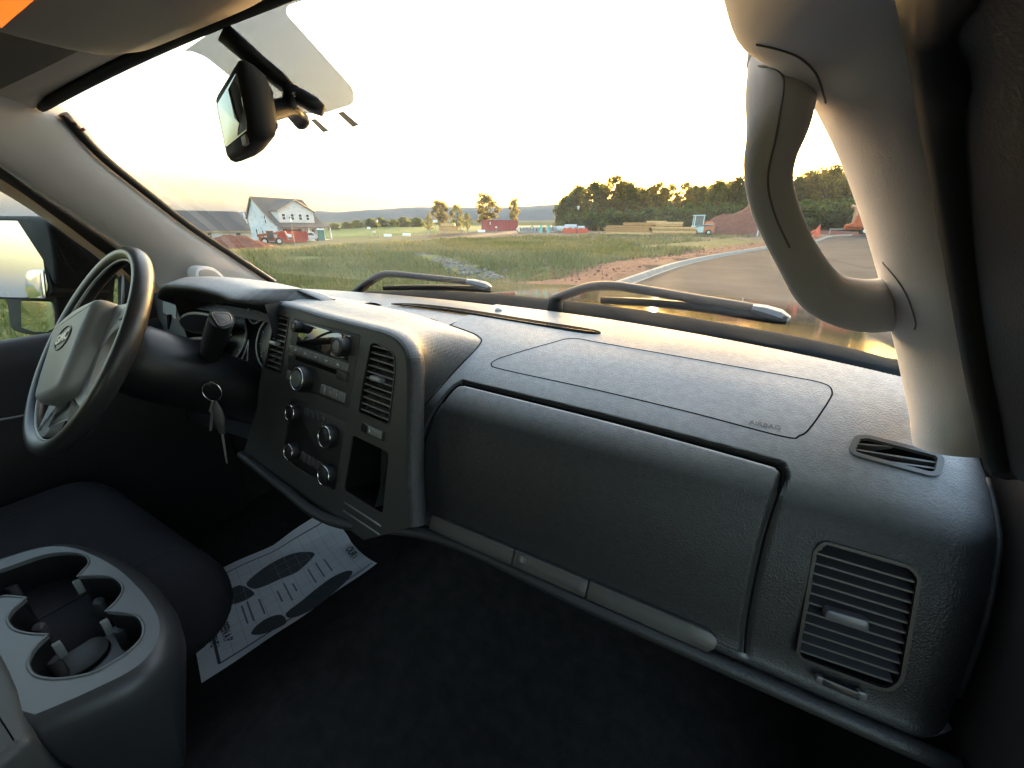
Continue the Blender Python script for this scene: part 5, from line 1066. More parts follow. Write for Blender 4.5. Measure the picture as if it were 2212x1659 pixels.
for sx in (-1, 1): P = rotp([(sx*.135+.016*math.cos(a), .020+.011*math.sin(a)) for a in np.linspace(0, 2*math.pi, 20, endpoint=False)]); prism('spoke_switch', WFr, np.array(P), .003, .006, BLACK, whl, .001)

# ---- A-pillars
def pillar(name, inner, outer, bulge, m, label, nseg=6, side=1):
    I = cr(inner, nseg); O = resample(cr(outer, nseg), len(I)); I = resample(I, len(I)); rings = []
    for a, b in zip(I, O):
        d = b-a; w = np.linalg.norm(d); toc = CAM-(a+b)/2; toc -= d*(toc@d)/(d@d); toc /= np.linalg.norm(toc)
        inn = np.array([-side*.75, -.55, -.15]); inn -= d*(inn@d)/(d@d); inn /= np.linalg.norm(inn); ring = []
        for t in np.linspace(-.12, 1.06, 15):
            h = bulge*(max(0., 1-abs(2*t-1)**2.6))-.03*max(0, -t)/.12-.015*max(0, t-1)/.06; ring.append(a+d*t+inn*h)
        rings.append(ring)
    o = loft(name, np.array(rings), m, truck, smooth=True); o['label'] = label; return o
LI = [np.array([-.545, -.20, 1.165]), atx((118, 252), -.572), atx((200, 340), -.592), atx((300, 420), -.612), atx((400, 496), -.628), atx((500, 562), -.642), atx((580, 614), -.656)]
LO = [atx((-160, 262), -.605), atx((0, 357), -.645), atx((74, 409), -.665), atx((186, 480), -.695), atx((268, 535), -.72), atx((330, 590), -.74), atx((370, 640), -.75)]
pl = pillar('windshield_pillar', LI, LO, .012, PILLAR, 'grey windshield pillar trim on the driver side', side=-1)
RI = [np.array([.535, -.17, 1.10]), aty((1600, 0), -.10), aty((1632, 110), -.065), aty((1716, 165), -.04), aty((1800, 240), -.01), aty((1872, 380), .03), aty((1928, 560), .08), aty((1962, 720), .14), aty((1976, 805), .165), aty((1988, 880), .12), np.array([.775, .09, .735])]
RO = [atx((1925, -330), .588), atx((1960, 0), .62), atx((1985, 150), .638), atx((2000, 250), .653), atx((2030, 420), .68), atx((2060, 600), .71), atx((2095, 800), .745), atx((2122, 930), .78), atx((2134, 990), .80)]
prr = pillar('windshield_pillar', RI, RO, .022, PILLAR, 'beige windshield pillar trim carrying the grab handle', side=1)
# tweeter pod on the driver pillar
tf = Frame(atx((462, 592), -.615), (0, 1, 0), (0, 0, 1), (1, 0, 0)); P = [tf.px(p) for p in ((424, 582), (440, 575), (465, 580), (486, 598), (492, 612), (440, 612), (424, 600))]; o = prism('tweeter_pod', tf, cr(P, 4, True), -.04, .0, PILLAR, truck, .006); prism('tweeter_grille', tf, inset(cr(P, 4, True), .008), -.002, .0015, mat('grille_grey', (.30, .28, .26), .8, bump=(2500, .5, .0006)), o, .0005)
# black band at the glass edge of both pillars, header band
def band(pts, name, r, m=RUB): return P3(name, *tube_vf(pts, r, 8), m, truck, True)
band(cr([p+np.array([.004, .012, .006]) for p in LI[1:]], 6), 'pillar_gasket', .008); band(cr([p+np.array([0, .03, .01]) for p in RI[5:10]], 6), 'pillar_gasket', .006)
band([ws(x, 1.0)+np.array([0, -.008, -.004]) for x in np.linspace(-.60, .60, 30)], 'header_gasket', .008)
# ---- grab handle
def aty_list(L): return [aty(p, y) for p, y in L]
C = aty_list([((1696, 112), -.030), ((1688, 185), -.060), ((1681, 268), -.080), ((1663, 340), -.080), ((1661, 400), -.072), ((1677, 460), -.058), ((1718, 548), -.035), ((1772, 628), -.010), ((1835, 655), .015), ((1895, 660), .045), ((1950, 650), .085)])
Wd = [70, 68, 60, 50, 43, 41, 39, 45, 53, 60, 64]
Cs = cr(C, 7); ws_ = cr(np.array(Wd, float)[:, None], 7)[:, 0]
rr_ = np.array([w/FPX*((c-CAM)@_fw) for w, c in zip(ws_, Cs)])
vd = CAM-Cs.mean(0)
gh = P3('grab_handle', *tube_vf(Cs, rr_, 22, flat=.7, upv=vd/np.linalg.norm(vd)), PILLAR, truck, True); gh['label'] = 'beige grab handle on the passenger pillar'
sp_ = [c+ (CAM-c)/np.linalg.norm(CAM-c)*r*.80 for c, r in zip(Cs, rr_)]
mk('handle_seam', *tube_vf(cr([onp(p, Cs[14], vd) for p in ((1628, 122), (1660, 138), (1690, 160), (1692, 200), (1680, 260), (1670, 320), (1660, 370), (1664, 420), (1682, 480))], 4)-vd/np.linalg.norm(vd)*-.012, .0009, 5), mat('seam_brown', (.10, .085, .07), .8), gh, True) if False else None
for pts in ([((1630, 80), -.075), ((1690, 97), -.06), ((1740, 118), -.045), ((1768, 155), -.035), ((1783, 205), -.03)], [((1903, 578), .055), ((1935, 610), .06), ((1962, 650), .065), ((1980, 700), .07)]):
    pass
# handle end covers: collars on the pillar
for c, d, r in ((Cs[0], Cs[0]-Cs[4], rr_[0]*1.0), (Cs[-1], Cs[-1]-Cs[-5], rr_[-1]*1.0)):
    d = d/np.linalg.norm(d); P3('handle_collar', *tube_vf([c-d*.006, c, c+d*.03, c+d*.05], [r*.98, r*1.04, r*1.10, r*.9], 22, flat=.7, upv=vd/np.linalg.norm(vd)), PILLAR, gh, True)

HB = bvh_of([prr, gh]); SEAMM = mat('seam_brown', (.22, .20, .18), .9, spec=.1)
for pts, par in (([(1634, 96), (1680, 106), (1726, 124), (1762, 158), (1780, 205), (1784, 222)], prr), ([(1906, 566), (1938, 604), (1962, 645), (1978, 695), (1976, 712)], prr), ([(1638, 142), (1672, 148), (1690, 162), (1693, 190), (1686, 240), (1676, 300), (1664, 350), (1659, 390), (1664, 430), (1680, 480), (1706, 535)], gh)):
    Q = [cast(HB, p, .0004) for p in cr(pts, 5)]; Q = [q for q in Q if q is not None]
    mk('trim_seam', *tube_vf(Q, .0007, 5), SEAMM, par, True)
# ---- passenger door frame, seal and dash end
O = resample(cr(RO, 6), 40)
def shift(P, v): return np.array([p+np.array(v) for p in P])
rings = [shift(O, (-.004, .012, -.002)), shift(O, (.004, -.008, -.004)), shift(O, (.016, -.026, -.004)), shift(O, (.022, -.034, -.004))]
P3('door_seal', *tube_vf(shift(O, (.010, -.006, -.002)), .013, 10), RUB, truck, True)
DOORM = mat('door_trim_dark', (.020, .019, .020), .6, spec=.3, bump=(500, .3, .001)); rings = [shift(O, (.002, .004, 0)), shift(O, (.006, -.03, 0)), shift(O, (.012, -.06, 0)), shift(O, (.013, -.066, 0)), shift(O, (.030, -.072, 0)), shift(O, (.034, -.12, 0)), shift(O, (.038, -.22, 0)), shift(O, (.10, -.22, 0))]
pdoor = P3('passenger_door', *grid_vf(np.array(rings)), DOORM, truck, True); pdoor['label'] = 'dark passenger door frame at the edge of the view'
dl = rad(40); dh = np.array([.885, -.02, 0.]); du = np.array([math.cos(dl-math.pi/2), math.sin(dl-math.pi/2), 0]); dn = np.array([-du[1], du[0], 0])
DFm = Frame(dh, du, (0, 0, 1), dn)
panel_holes('door_leaf', DFm, round_poly([(0, -.05), (.95, -.05), (.97, .72), (.95, 1.18), (.42, 1.2), (.05, .85), (0, .7)], .03, 3), [round_poly([(.10, .74), (.90, .74), (.88, 1.12), (.44, 1.13), (.12, .86)], .03, 3)[::-1]], .04, DOORM, pdoor, .09)
b = MB(); b.add([(.846, -.14, .72), (.846, .30, .75), (.846, .42, -.05), (.846, -.14, -.05)], [(3, 2, 1, 0)]); b.add([(.846, -.14, .72), (.846, -.14, -.05), (.93, -.12, -.05), (.93, -.12, .72)], [(0, 1, 2, 3)]); b.add([(.84, -1.0, -.05), (.84, -.13, -.05), (.84, -.13, .10), (.84, -1.0, .10)], [(0, 1, 2, 3)]); b.obj('hinge_panel', DOORM, pdoor, None)
P3('dash_end_edge', *tube_vf([dpt(.838, s, .001) for s in np.linspace(.38, .62, 20)], .003, 6), DASHD, truck, True)
# ---- driver door: frame bands, window glass, belt and panel
def lo(p, x): return atx(p, x)
s0 = [lo((-200, 250), -.765), lo((0, 357), -.72), lo((74, 409), -.735), lo((186, 480), -.745), lo((268, 535), -.755), lo((345, 600), -.765)]
s1 = [lo((-200, 286), -.775), lo((0, 387), -.765), lo((134, 480), -.77), lo((200, 530), -.775), lo((238, 558), -.78), lo((300, 615), -.785)]
s2 = [lo((-200, 312), -.81), lo((0, 413), -.80), lo((108, 482), -.805), lo((160, 520), -.807), lo((215, 560), -.81), lo((285, 625), -.815)]
N_ = 30; A, B, Cq = [resample(cr(s, 5), N_) for s in (s0, s1, s2)]
P3('door_seal', *grid_vf(np.array([A-[.03, 0, -.01], A, (A+B)/2+[.012, 0, 0], B])), RUB, truck, True)
SUNSET_TAN = mat('door_frame_sunset', (.42, .26, .12), .35, coat=.4); P3('door_frame', *grid_vf(np.array([B+[.003, 0, 0], (B+Cq)/2+[.004, 0, .0], Cq])), SUNSET_TAN, truck, True)  # frame colour holds the sunset reflected in the body paint
ddoor = P3('driver_door', *grid_vf(np.array([[(x, y, z) for y in (-1.3, -.6, -.2, .02, .12)] for x, z in ((-.86, .688), (-.80, .697), (-.775, .694), (-.762, .68), (-.755, .64), (-.75, .50), (-.73, .45), (-.76, .38), (-.77, 0.))])), DOORM, truck, 50); ddoor['label'] = 'dark driver door panel under the side window'
P3('door_pull_trim', *tube_vf(cr([atx(p, -.735) for p in ((-20, 910), (30, 902), (75, 892))], 4), .003, 6), mat('trim_line_grey', (.2, .2, .2), .4), ddoor, True)
V = [(-.83, -1.3, .69), (-.83, .10, .69), (-.80, .0, .86), (-.765, -.14, 1.02), (-.74, -.30, 1.12), (-.73, -1.3, 1.14)]; P3('door_glass', V, [(0, 1, 2, 3, 4, 5)], GLASS, ddoor, None)
dv = [[atx(p, -.80) for p in ((262, 560), (262, 705))], [atx(p, -.80) for p in ((292, 545), (292, 705))]]
b = MB(); P = [dv[0][0], dv[1][0], dv[1][1], dv[0][1]]; b.add(P+[p-np.array([.02, 0, 0]) for p in P], [(0, 1, 2, 3), (7, 6, 5, 4), (0, 4, 5, 1), (1, 5, 6, 2), (2, 6, 7, 3), (3, 7, 4, 0)]); b.obj('window_divider', BLACK, ddoor, None)
mk('divider_trim', *tube_vf([atx((267, 560), -.795), atx((264, 700), -.795)], .003, 6), SILVER, ddoor, True)
P = [atx(p, -.79) for p in ((290, 560), (360, 612), (360, 735), (290, 705))]; b = MB(); b.add(P+[p-np.array([.02, 0, 0]) for p in P], [(0, 1, 2, 3), (7, 6, 5, 4), (0, 4, 5, 1), (1, 5, 6, 2), (2, 6, 7, 3), (3, 7, 4, 0)]); b.obj('mirror_sail', BLACK, ddoor, None)
# ---- outside mirror on the driver side
MF = Frame((-1.10, -.085, .80), (1, 0, 0), (0, 0, 1), (0, -1, 0)); z2 = lambda u, v: (u/1.508/1.8228, v/1.508/1.8228+438.9)
hs = [MF.px(z2(*p)) for p in ((-190, 120), (-120, 80), (60, 76), (230, 82), (300, 130), (330, 250), (345, 390), (350, 560), (362, 740), (330, 775), (200, 782), (110, 765), (70, 720), (40, 560), (-60, 560), (-150, 540), (-200, 420))]
om = prism('side_mirror', MF, cr(hs, 4, True), -.11, .006, mat('mirror_shell_black', (.018, .019, .02), .75, spec=.15), truck, .010, 40, 3); om['label'] = 'tall black towing mirror outside the driver window'
V = [z2(*p) for p in ((250, 84), (330, 150), (450, 195), (490, 270), (520, 370), (520, 420), (420, 470), (360, 500), (362, 700), (340, 400), (300, 200))]
b = MB(); bodyp = [aty(p, .0) for p in [z2(290, 100), z2(400, 170), z2(480, 270), z2(522, 380), z2(440, 450), z2(380, 500), z2(362, 640), z2(345, 400)]]; b.add([q for q in bodyp]+[q+np.array([-.02, .05, 0]) for q in bodyp], [tuple(range(7, -1, -1)), tuple(range(8, 16))]+[(i, (i+1) % 8, 8+(i+1) % 8, 8+i) for i in range(8)]); b.obj('shell_back', MATS['mirror_shell_black'], om, 60)
P = [MF.px(z2(*p)) for p in ((-175, 140), (-110, 108), (60, 104), (190, 112), (248, 150), (285, 270), (305, 400), (300, 540), (60, 555), (-50, 545), (-140, 520), (-185, 410))]; P = cr(P, 4, True); gn = np.array([.2, -.965, .16]); gn /= np.linalg.norm(gn); gc = MF.pt(*P.mean(0), .080); V = [onp(pr(MF.pt(a, b, .012)), gc, gn) for a, b in P]; kq = len(V); c0_ = np.mean(V, 0)
VB = [c0_+(v-c0_)*1.05-gn*.003 for v in V]; VC = [c0_+(v-c0_)*1.05-gn*.12 for v in V]; mk('glass_carrier', VB+VC, [tuple(range(kq)), tuple(range(2*kq-1, kq-1, -1))]+[(i, kq+i, kq+(i+1) % kq, (i+1) % kq) for i in range(kq)], MATS['mirror_shell_black'], om, None)
V2 = [v-gn*.0025 for v in V]; mk('mirror_glass', V+V2, [tuple(range(kq)), tuple(range(2*kq-1, kq-1, -1))]+[(i, kq+i, kq+(i+1) % kq, (i+1) % kq) for i in range(kq)], MIRR, om, None)
P = [MF.px(z2(*p)) for p in ((150, 578), (330, 580), (345, 650), (347, 735), (300, 762), (230, 762), (150, 735))]; prism('towing_glass', MF, round_poly(P, .01, 4), .004, .009, MIRR, om, .001)
bz_ = [MF.px(z2(*p)) for p in ((185, 430), (200, 402), (230, 394), (285, 396), (300, 560), (200, 562), (182, 510))]; bp_ = round_poly(bz_, .008, 4); ring0 = [onp(pr(MF.pt(a, b, .008)), gc+gn*.001, gn) for a, b in bp_]; c_ = np.mean(ring0, 0); rr2 = [ring0]+[[c_+(v-c_)*f_+gn*h_ for v in ring0] for f_, h_ in ((.97, .003), (.6, .006), (.2, .007))]; V, F = grid_vf(np.array(rr2), True); kq = len(bp_); P3('spot_mirror', V, list(F)+[tuple(3*kq+j for j in range(kq))], MIRR, om, True)
b = MB()
for pts, r in (([z2(430, 430), z2(520, 415), z2(600, 400), z2(680, 395)], .024), ([z2(370, 660), z2(560, 662), z2(640, 665), z2(715, 668)], .02)): b.tube([aty(p, .03) for p in pts], r, 8, flat=1.)
b.obj('mirror_arm', MATS['mirror_shell_black'], om, True); mk('arm_trim', *tube_vf([aty(z2(565, 632), .01), aty(z2(712, 640), .01)], .008, 8), mat('arm_silver', (.45, .46, .46), .35), om, True)

# ---- roof lining, visor, overhead console
hx = np.linspace(-.68, .60, 24); G = []
for x in hx:
    h = ws(max(-.62, min(.62, x)), 1.02); e = max(0, -x-.52)/.16-.35*max(0, x-.42)/.16
    G.append([(x, h[1]+.02, h[2]+.006), (x, h[1]-.010, h[2]-.010-.03*e), (x, h[1]-.05, h[2]+.002-.045*e), (x, h[1]-.13, h[2]+.03-.07*e), (x, -.5, 1.235-.10*e), (x, -1.0, 1.245-.12*e), (x, -1.9, 1.23-.12*e)])
hl = loft('headliner', np.array(G), CLOTH, truck, smooth=True); hl['label'] = 'beige cloth roof lining'
vis = cr([(-.60, -.155, 1.135), (-.40, -.135, 1.148), (-.22, -.13, 1.152)], 5); V, F = grid_vf(np.array([vis, vis+[0, -.10, .022], vis+[0, -.17, .035]])); bm = bmesh.new(); vs = [bm.verts.new(v) for v in V]
for f_ in F: bm.faces.new([vs[i] for i in f_])
bmesh.ops.solidify(bm, geom=bm.faces[:], thickness=.014); mkbm('sun_visor', bm, mat('visor_cloth', (.30, .275, .24), .9, spec=.1, bump=(700, .5, .001)), truck, 40)['label'] = 'folded driver sun visor'
OC = mat('overhead_plastic', (.30, .265, .22), .6, bump=(800, .2, .0008)); G = []
for x in np.linspace(-.185, .20, 25):
    a = abs((x-.0075)/.1925); w = max(.0, 1-a**7)**.4; row = []
    for t in np.linspace(0, 1, 15):
        y = -.085-.46*t; b_ = max(0., 1-abs(2*t-1)**6)**.5; row.append((x, y, 1.215-.092*w*b_-.012*(1-t)))
    G.append(row)
oc_ = loft('overhead_console', np.array(G), OC, truck, smooth=True); oc_['label'] = 'overhead console with amber lit map lamp'
V, F = grid_vf(np.array(G)); OBV = BVHTree.FromPolygons([tuple(v) for v in V], F)
def on_oc(p, off):
    d = ray(p); d /= np.linalg.norm(d); l, n_, i_, ds = OBV.ray_cast(Vector(CAM), Vector(d)); return None if l is None else np.array(l)-d*off
LENS = mat('amber_lens', (.9, .25, .04), .3, emit=((1., .15, .012), .085))
lp = [on_oc(p, .003) for p in ((4, 60), (24, 42), (50, 20), (78, -4), (60, -60), (-30, -90), (-60, 0), (-30, 50))]; lp = [p for p in lp if p is not None]
if len(lp) > 3:
    P = np.array(lp); n_ = np.array([0, 0, .006]); P3('map_lamp', list(P)+list(P+n_), [tuple(range(len(P))), tuple(range(2*len(P)-1, len(P)-1, -1))]+[(i, len(P)+i, len(P)+(i+1) % len(P), (i+1) % len(P)) for i in range(len(P))], LENS, oc_, None)
hp_ = [on_oc(p, .001) for p in ((150, 108), (262, 54), (380, 76), (285, 124), (225, 131))]
if all(p is not None for p in hp_): P = np.array(hp_); P3('glasses_holder', list(P)+list(P+[0, 0, .012]), [tuple(range(5)), tuple(range(9, 4, -1))]+[(i, 5+i, 5+(i+1) % 5, (i+1) % 5) for i in range(5)], mat('holder_plastic', (.13, .115, .10), .6), oc_, None)
# ---- rear-view mirror
def dim_mirror(name, col):
    m = bpy.data.materials.new(name); m.use_nodes = True; n = m.node_tree; n.nodes.clear(); o = n.nodes.new('ShaderNodeOutputMaterial'); g = n.nodes.new('ShaderNodeBsdfGlossy'); g.inputs['Color'].default_value = (*col, 1); g.inputs['Roughness'].default_value = .01; n.links.new(g.outputs[0], o.inputs[0]); return m
mc = np.array([-.055, -.057, 1.074]); mn = np.array([-.370, -.929, .015]); ma = np.array([.928, -.371, -.031]); ma -= mn*(ma@mn); ma /= np.linalg.norm(ma)
RM = Frame(mc, ma, np.cross(mn, ma), mn); RM = Frame(mc, ma, np.cross(mn, ma) if np.cross(mn, ma)[2] > 0 else -np.cross(mn, ma), mn)
gp = round_poly([RM.px(p) for p in ((520, 152), (475, 222), (490, 318), (545, 268))], .006, 4)
out = np.array([(-.118, -.048), (.02, -.050), (.118, -.040), (.122, .02), (.112, .036), (-.108, .038), (-.120, .02)]); ob = round_poly(out, .014, 4)
rings = []
for d, w in ((.006, .004), (0, .0005), (-.002, -.005), (.001, -.014), (.008, -.024), (.024, -.031)): rings.append(RM.pts(inset(ob, d), w))
V, F = grid_vf(np.array(rings), True); kq = len(ob); rvm = P3('rear_view_mirror', V, list(F)+[tuple(kq*5+j for j in range(kq)), tuple(range(kq-1, -1, -1))], mat('mirror_housing', (.020, .021, .022), .8, spec=.12, bump=(900, .2, .0006)), truck, 50); rvm['label'] = 'black rear-view mirror hanging in front of the windshield'
prism('mirror_glass', RM, round_poly([(-.102, -.031), (.104, -.031), (.104, .025), (-.098, .025)], .008, 4), .0035, .0048, dim_mirror('dimming_mirror', (.30, .35, .35)), rvm, .0006)
for i in range(3): prism('mirror_button', RM, rect(.062+i*.011, .071+i*.011, -.044, -.034, .002, 3), .003, .0065, mat('mirror_button_grey', (.28, .27, .25), .5), rvm, .001)
h0, h1 = on_ws((497, 72), .010), on_ws((622, 190), .012)
w0 = on_ws((505, 78), .010)
bar = [on_ws(p, .014) for p in ((480, 68), (520, 102), (560, 138), (600, 170), (628, 195))]; P3('wire_cover', *tube_vf(bar, [.016, .016, .0155, .015, .013], 10, flat=.6, upv=(0, .6, .6)), BLACK, truck, True)
s1_ = [on_ws(p, .022) for p in ((618, 195), (650, 210), (680, 228), (699, 240))]; P3('mirror_mount', *tube_vf(s1_, [.010, .016, .016, .011], 12, flat=.7), BLACK, truck, True)
st = [RM.pt(.03, 0, -.028), on_ws((620, 232), .05), on_ws((640, 250), .035), on_ws((658, 268), .03)]; P3('mirror_stem', *tube_vf(cr(st, 4), [.012]*9+[.012, .013, .013, .010], 12), BLACK, truck, True)
st = [on_ws((622, 230), .045), on_ws((632, 205), .03), on_ws((628, 190), .018)]; P3('mirror_stem', *tube_vf(st, [.010, .012, .012], 10), BLACK, truck, True)
for p in ((636, 204), (645, 213)): P3('mount_screw', *tube_vf([on_ws(p, .036), on_ws(p, .039)], .003, 8), CHROME, truck, True)

# ---- seats, centre console, floor
def slabbox(name, x0, x1, y0, y1, z0, z1, r, m, label=None):
    bm = bmesh.new(); bmesh.ops.create_cube(bm, size=1); bmesh.ops.scale(bm, vec=(x1-x0, y1-y0, z1-z0), verts=bm.verts); bmesh.ops.translate(bm, vec=((x0+x1)/2, (y0+y1)/2, (z0+z1)/2), verts=bm.verts)
    bmesh.ops.bevel(bm, geom=bm.edges[:]+bm.verts[:], offset=r, segments=7, profile=.5, affect='EDGES'); o = mkbm(name, bm, m, truck, True)
    if label: o['label'] = label
    return o
seat = slabbox('driver_seat', -.74, -.115, -1.0, -.185, .20, .385, .085, FABRIC, 'dark fabric front seat cushion beside the console')
SB = bvh_of([seat])
def on_seat(o, d):
    l, n, i, t = SB.ray_cast(Vector(o), Vector(d)); return None if l is None else np.array(l)
for x in (-.62, -.24):
    Q = [on_seat((x, y, 1.), (0, 0, -1)) for y in np.linspace(-.95, -.215, 26)]+[on_seat((x, .3, z), (0, -1, 0)) for z in np.linspace(.355, .24, 8)]; Q = [q for q in Q if q is not None]
    mk('seat_seam', *tube_vf(Q, .0026, 6), mat('seat_thread', (.012, .012, .013), .8), seat, True)
Q = [on_seat((x, -.46, 1.), (0, 0, -1)) for x in np.linspace(-.70, -.15, 20)]; mk('seat_seam', *tube_vf([q for q in Q if q is not None], .0026, 6), MATS['seat_thread'], seat, True)
slabbox('seat_backrest', -.74, -.1, -1.25, -.98, .2, 1.0, .08, FABRIC); slabbox('seat_backrest', .16, .80, -1.3, -1.02, .2, 1.0, .08, FABRIC); slabbox('passenger_seat', .16, .76, -1.1, -.52, .06, .30, .07, FABRIC, 'dark fabric passenger seat cushion')
z6 = lambda u, v: (u*.7233/1.8228, (1900+v*.7233)/1.8228)
CZ = .44
lob = [z6(*p) for p in ((-260, 700), (-170, 560), (-60, 500), (60, 455), (250, 392), (390, 380), (465, 398), (484, 440), (450, 480), (422, 512), (500, 505), (600, 510), (655, 545), (668, 590), (630, 650), (576, 700), (650, 705), (740, 722), (780, 780), (768, 850), (700, 920), (640, 962), (520, 1030), (400, 1060), (280, 1070), (190, 1050), (155, 1000), (162, 945), (200, 885), (262, 828), (170, 824), (80, 802), (42, 752), (62, 700), (142, 628), (60, 620), (0, 626), (-100, 690), (-200, 760))]
cusps = {9, 15, 29, 34}
L2 = [np.array(atz(p, CZ)[:2]) for p in lob]
def smooth_with_cusps(P, cus, n=4):
    k = len(P); out = []
    for i in range(k):
        p1, p2 = P[i], P[(i+1) % k]; p0 = P[i-1] if i not in cus else 2*p1-p2; p3 = P[(i+2) % k] if (i+1) % k not in cus else 2*p2-p1
        for j in range(n): t = j/n; out.append(.5*((2*p1)+(p2-p0)*t+(2*p0-5*p1+4*p2-p3)*t*t+(3*p1-p0-3*p2+p3)*t**3))
    return np.array(out)
LOB = smooth_with_cusps(L2, cusps)
bez = [np.array(atz(z6(*p), CZ)[:2]) for p in ((190, 1262), (330, 1205), (520, 1120), (700, 1030), (800, 950), (858, 860), (868, 770), (840, 690), (760, 580), (640, 470), (500, 392), (370, 352), (240, 352), (60, 400), (-120, 470), (-300, 590), (-420, 760))]
seamL = [np.array(atz(z6(*p), CZ)[:2]) for p in ((-380, 780), (-150, 800), (0, 812), (60, 930), (120, 1090))]
BZ = np.vstack([cr(bez, 4), np.array([[-.40, -.47], [-.10, -.475]])])
CONS = mat('console_plastic', (.105, .115, .118), .42, spec=.5, bump=(900, .2, .0006)); CF = WF
BZc = BZ; cons = panel_holes('console_bezel', WF, BZc, [LOB[::-1]], CZ, CONS, truck, .006); cons['label'] = 'grey cup holder bezel of the centre console'
rings = []
for d, w in ((0, CZ), (-.006, CZ-.002), (-.013, CZ-.008), (-.018, CZ-.018), (-.016, CZ-.05), (.03, .2)): rings.append([(p[0], p[1], w) for p in inset(BZ, d)])
csk = loft('console_body', np.array(rings), mat('console_side', (.034, .035, .037), .4, bump=(900, .2, .0006)), truck, wrap=True, smooth=50); csk['label'] = 'rounded side of the centre console'
mk('well_lip', *tube_vf([(p[0], p[1], CZ+.0004) for p in LOB], .0016, 6, True), CONS, cons, True)
V, F = grid_vf(np.array([[(p[0], p[1], CZ-.004) for p in LOB], [(p[0], p[1], CZ-.03) for p in inset(LOB, -.001)], [(p[0], p[1], CZ-.075) for p in LOB]]), True); P3('cup_well', V, F, BLACK, cons, True)
bm = bmesh.new(); vs = [bm.verts.new((p[0], p[1], CZ-.075)) for p in LOB]; ed = [bm.edges.new((vs[i-1], vs[i])) for i in range(len(vs))]; bmesh.ops.triangle_fill(bm, use_beauty=True, edges=ed); mkbm('well_floor', bm, BLACK, cons, None)
slabbox('seat_base', -.70, -.30, -1.0, -.42, .03, .22, .02, BLACK)
for p in ((420, 920), (560, 640), (330, 470), (110, 720)): c_ = atz(z6(*p), CZ-.06); prism('cup_mat', WF, disc(c_[0], c_[1], .030, 28), CZ-.0745, CZ-.070, mat('cup_mat_grey', (.03, .03, .03), .5), cons, .002)
for p in ((410, 528), (562, 745), (300, 868)): c_ = atz(z6(*p), CZ-.004); prism('cup_finger', WF, rect(c_[0]-.003, c_[0]+.003, c_[1]-.004, c_[1]+.004, .001), CZ-.03, CZ-.006, BTN, cons, .001)
for p in ((50, 550), (360, 435), (530, 630), (640, 780), (200, 770), (270, 950)): c_ = atz(z6(*p), CZ-.03); prism('cup_grip', WF, disc(c_[0], c_[1], .010, 14, .007), CZ-.07, CZ-.034, mat('grip_grey', (.05, .05, .05), .6), cons, .003)
# lid of the console behind the bezel
ld = [np.array(atz(z6(*p), CZ)[:2]) for p in ((10, 900), (70, 1010), (118, 1120), (160, 1290), (185, 1390))]; ld += [ld[-1]+np.array([.006, -.05]), np.array([ld[-1][0]+.004, -.95]), np.array([-.36, -.95]), np.array([-.38, ld[0][1]-.02])]; prism('console_lid', WF, round_poly(ld, [.008, .004, .004, .004, .008, .02, .03, .03, .02], 3), .30, CZ+.004, mat('lid_vinyl', (.05, .052, .05), .5, bump=(700, .4, .001)), truck, .012, 40, 4)['label'] = 'padded console lid behind the cup holders'
V, F = grid_vf(np.array([[(x, y, .02+.10*math.exp(-((x+.02)/.16)**2)*(1 if y > -.3 else .9)) for x in np.linspace(-.80, .85, 34)] for y in np.linspace(-1.6, .42, 30)])); fl = P3('floor_carpet', V, F, CARPET, truck, True)
def fz(x, y): return .02+.10*math.exp(-((x+.02)/.16)**2)
# ---- cab behind the camera: back wall with window, rear pillars, roof skin, B-pillars
b = MB(); b.box(-.90, .90, -1.95, -1.90, 0, .70); b.box(-.90, -.62, -1.95, -1.90, .70, 1.25); b.box(.62, .90, -1.95, -1.90, .70, 1.25); b.box(-.62, .62, -1.95, -1.90, 1.12, 1.25)
for x in (-.90, .87):
    b.box(x, x+.03, -1.95, -.02 if x < 0 else -.98, 0, .68); b.box(x, x+.03, -1.10, -.98, .68, 1.2); b.box(x, x+.03, -1.95, -1.75, .68, 1.2); b.box(x, x+.03, -1.9, -.40, 1.10, 1.24)
b.box(-.84, .84, -1.95, .45, -.06, -.02); b.obj('cab_shell', mat('cab_inner', (.10, .095, .09), .8), truck, None)
b = MB(); V, F = grid_vf(np.array([[(x, y, z+.03-.05*(abs(x)/.66)**4) for x in np.linspace(-.72, .72, 12)] for y, z in ((-.055, 1.185), (-.25, 1.255), (-1.0, 1.28), (-1.97, 1.26))])); b.add(V, F); b.obj('roof_skin', PAINT, truck, True)
P3('rear_window', [(-.62, -1.92, .70), (.62, -1.92, .70), (.62, -1.92, 1.12), (-.62, -1.92, 1.12)], [(0, 1, 2, 3)], GLASS, truck, None)

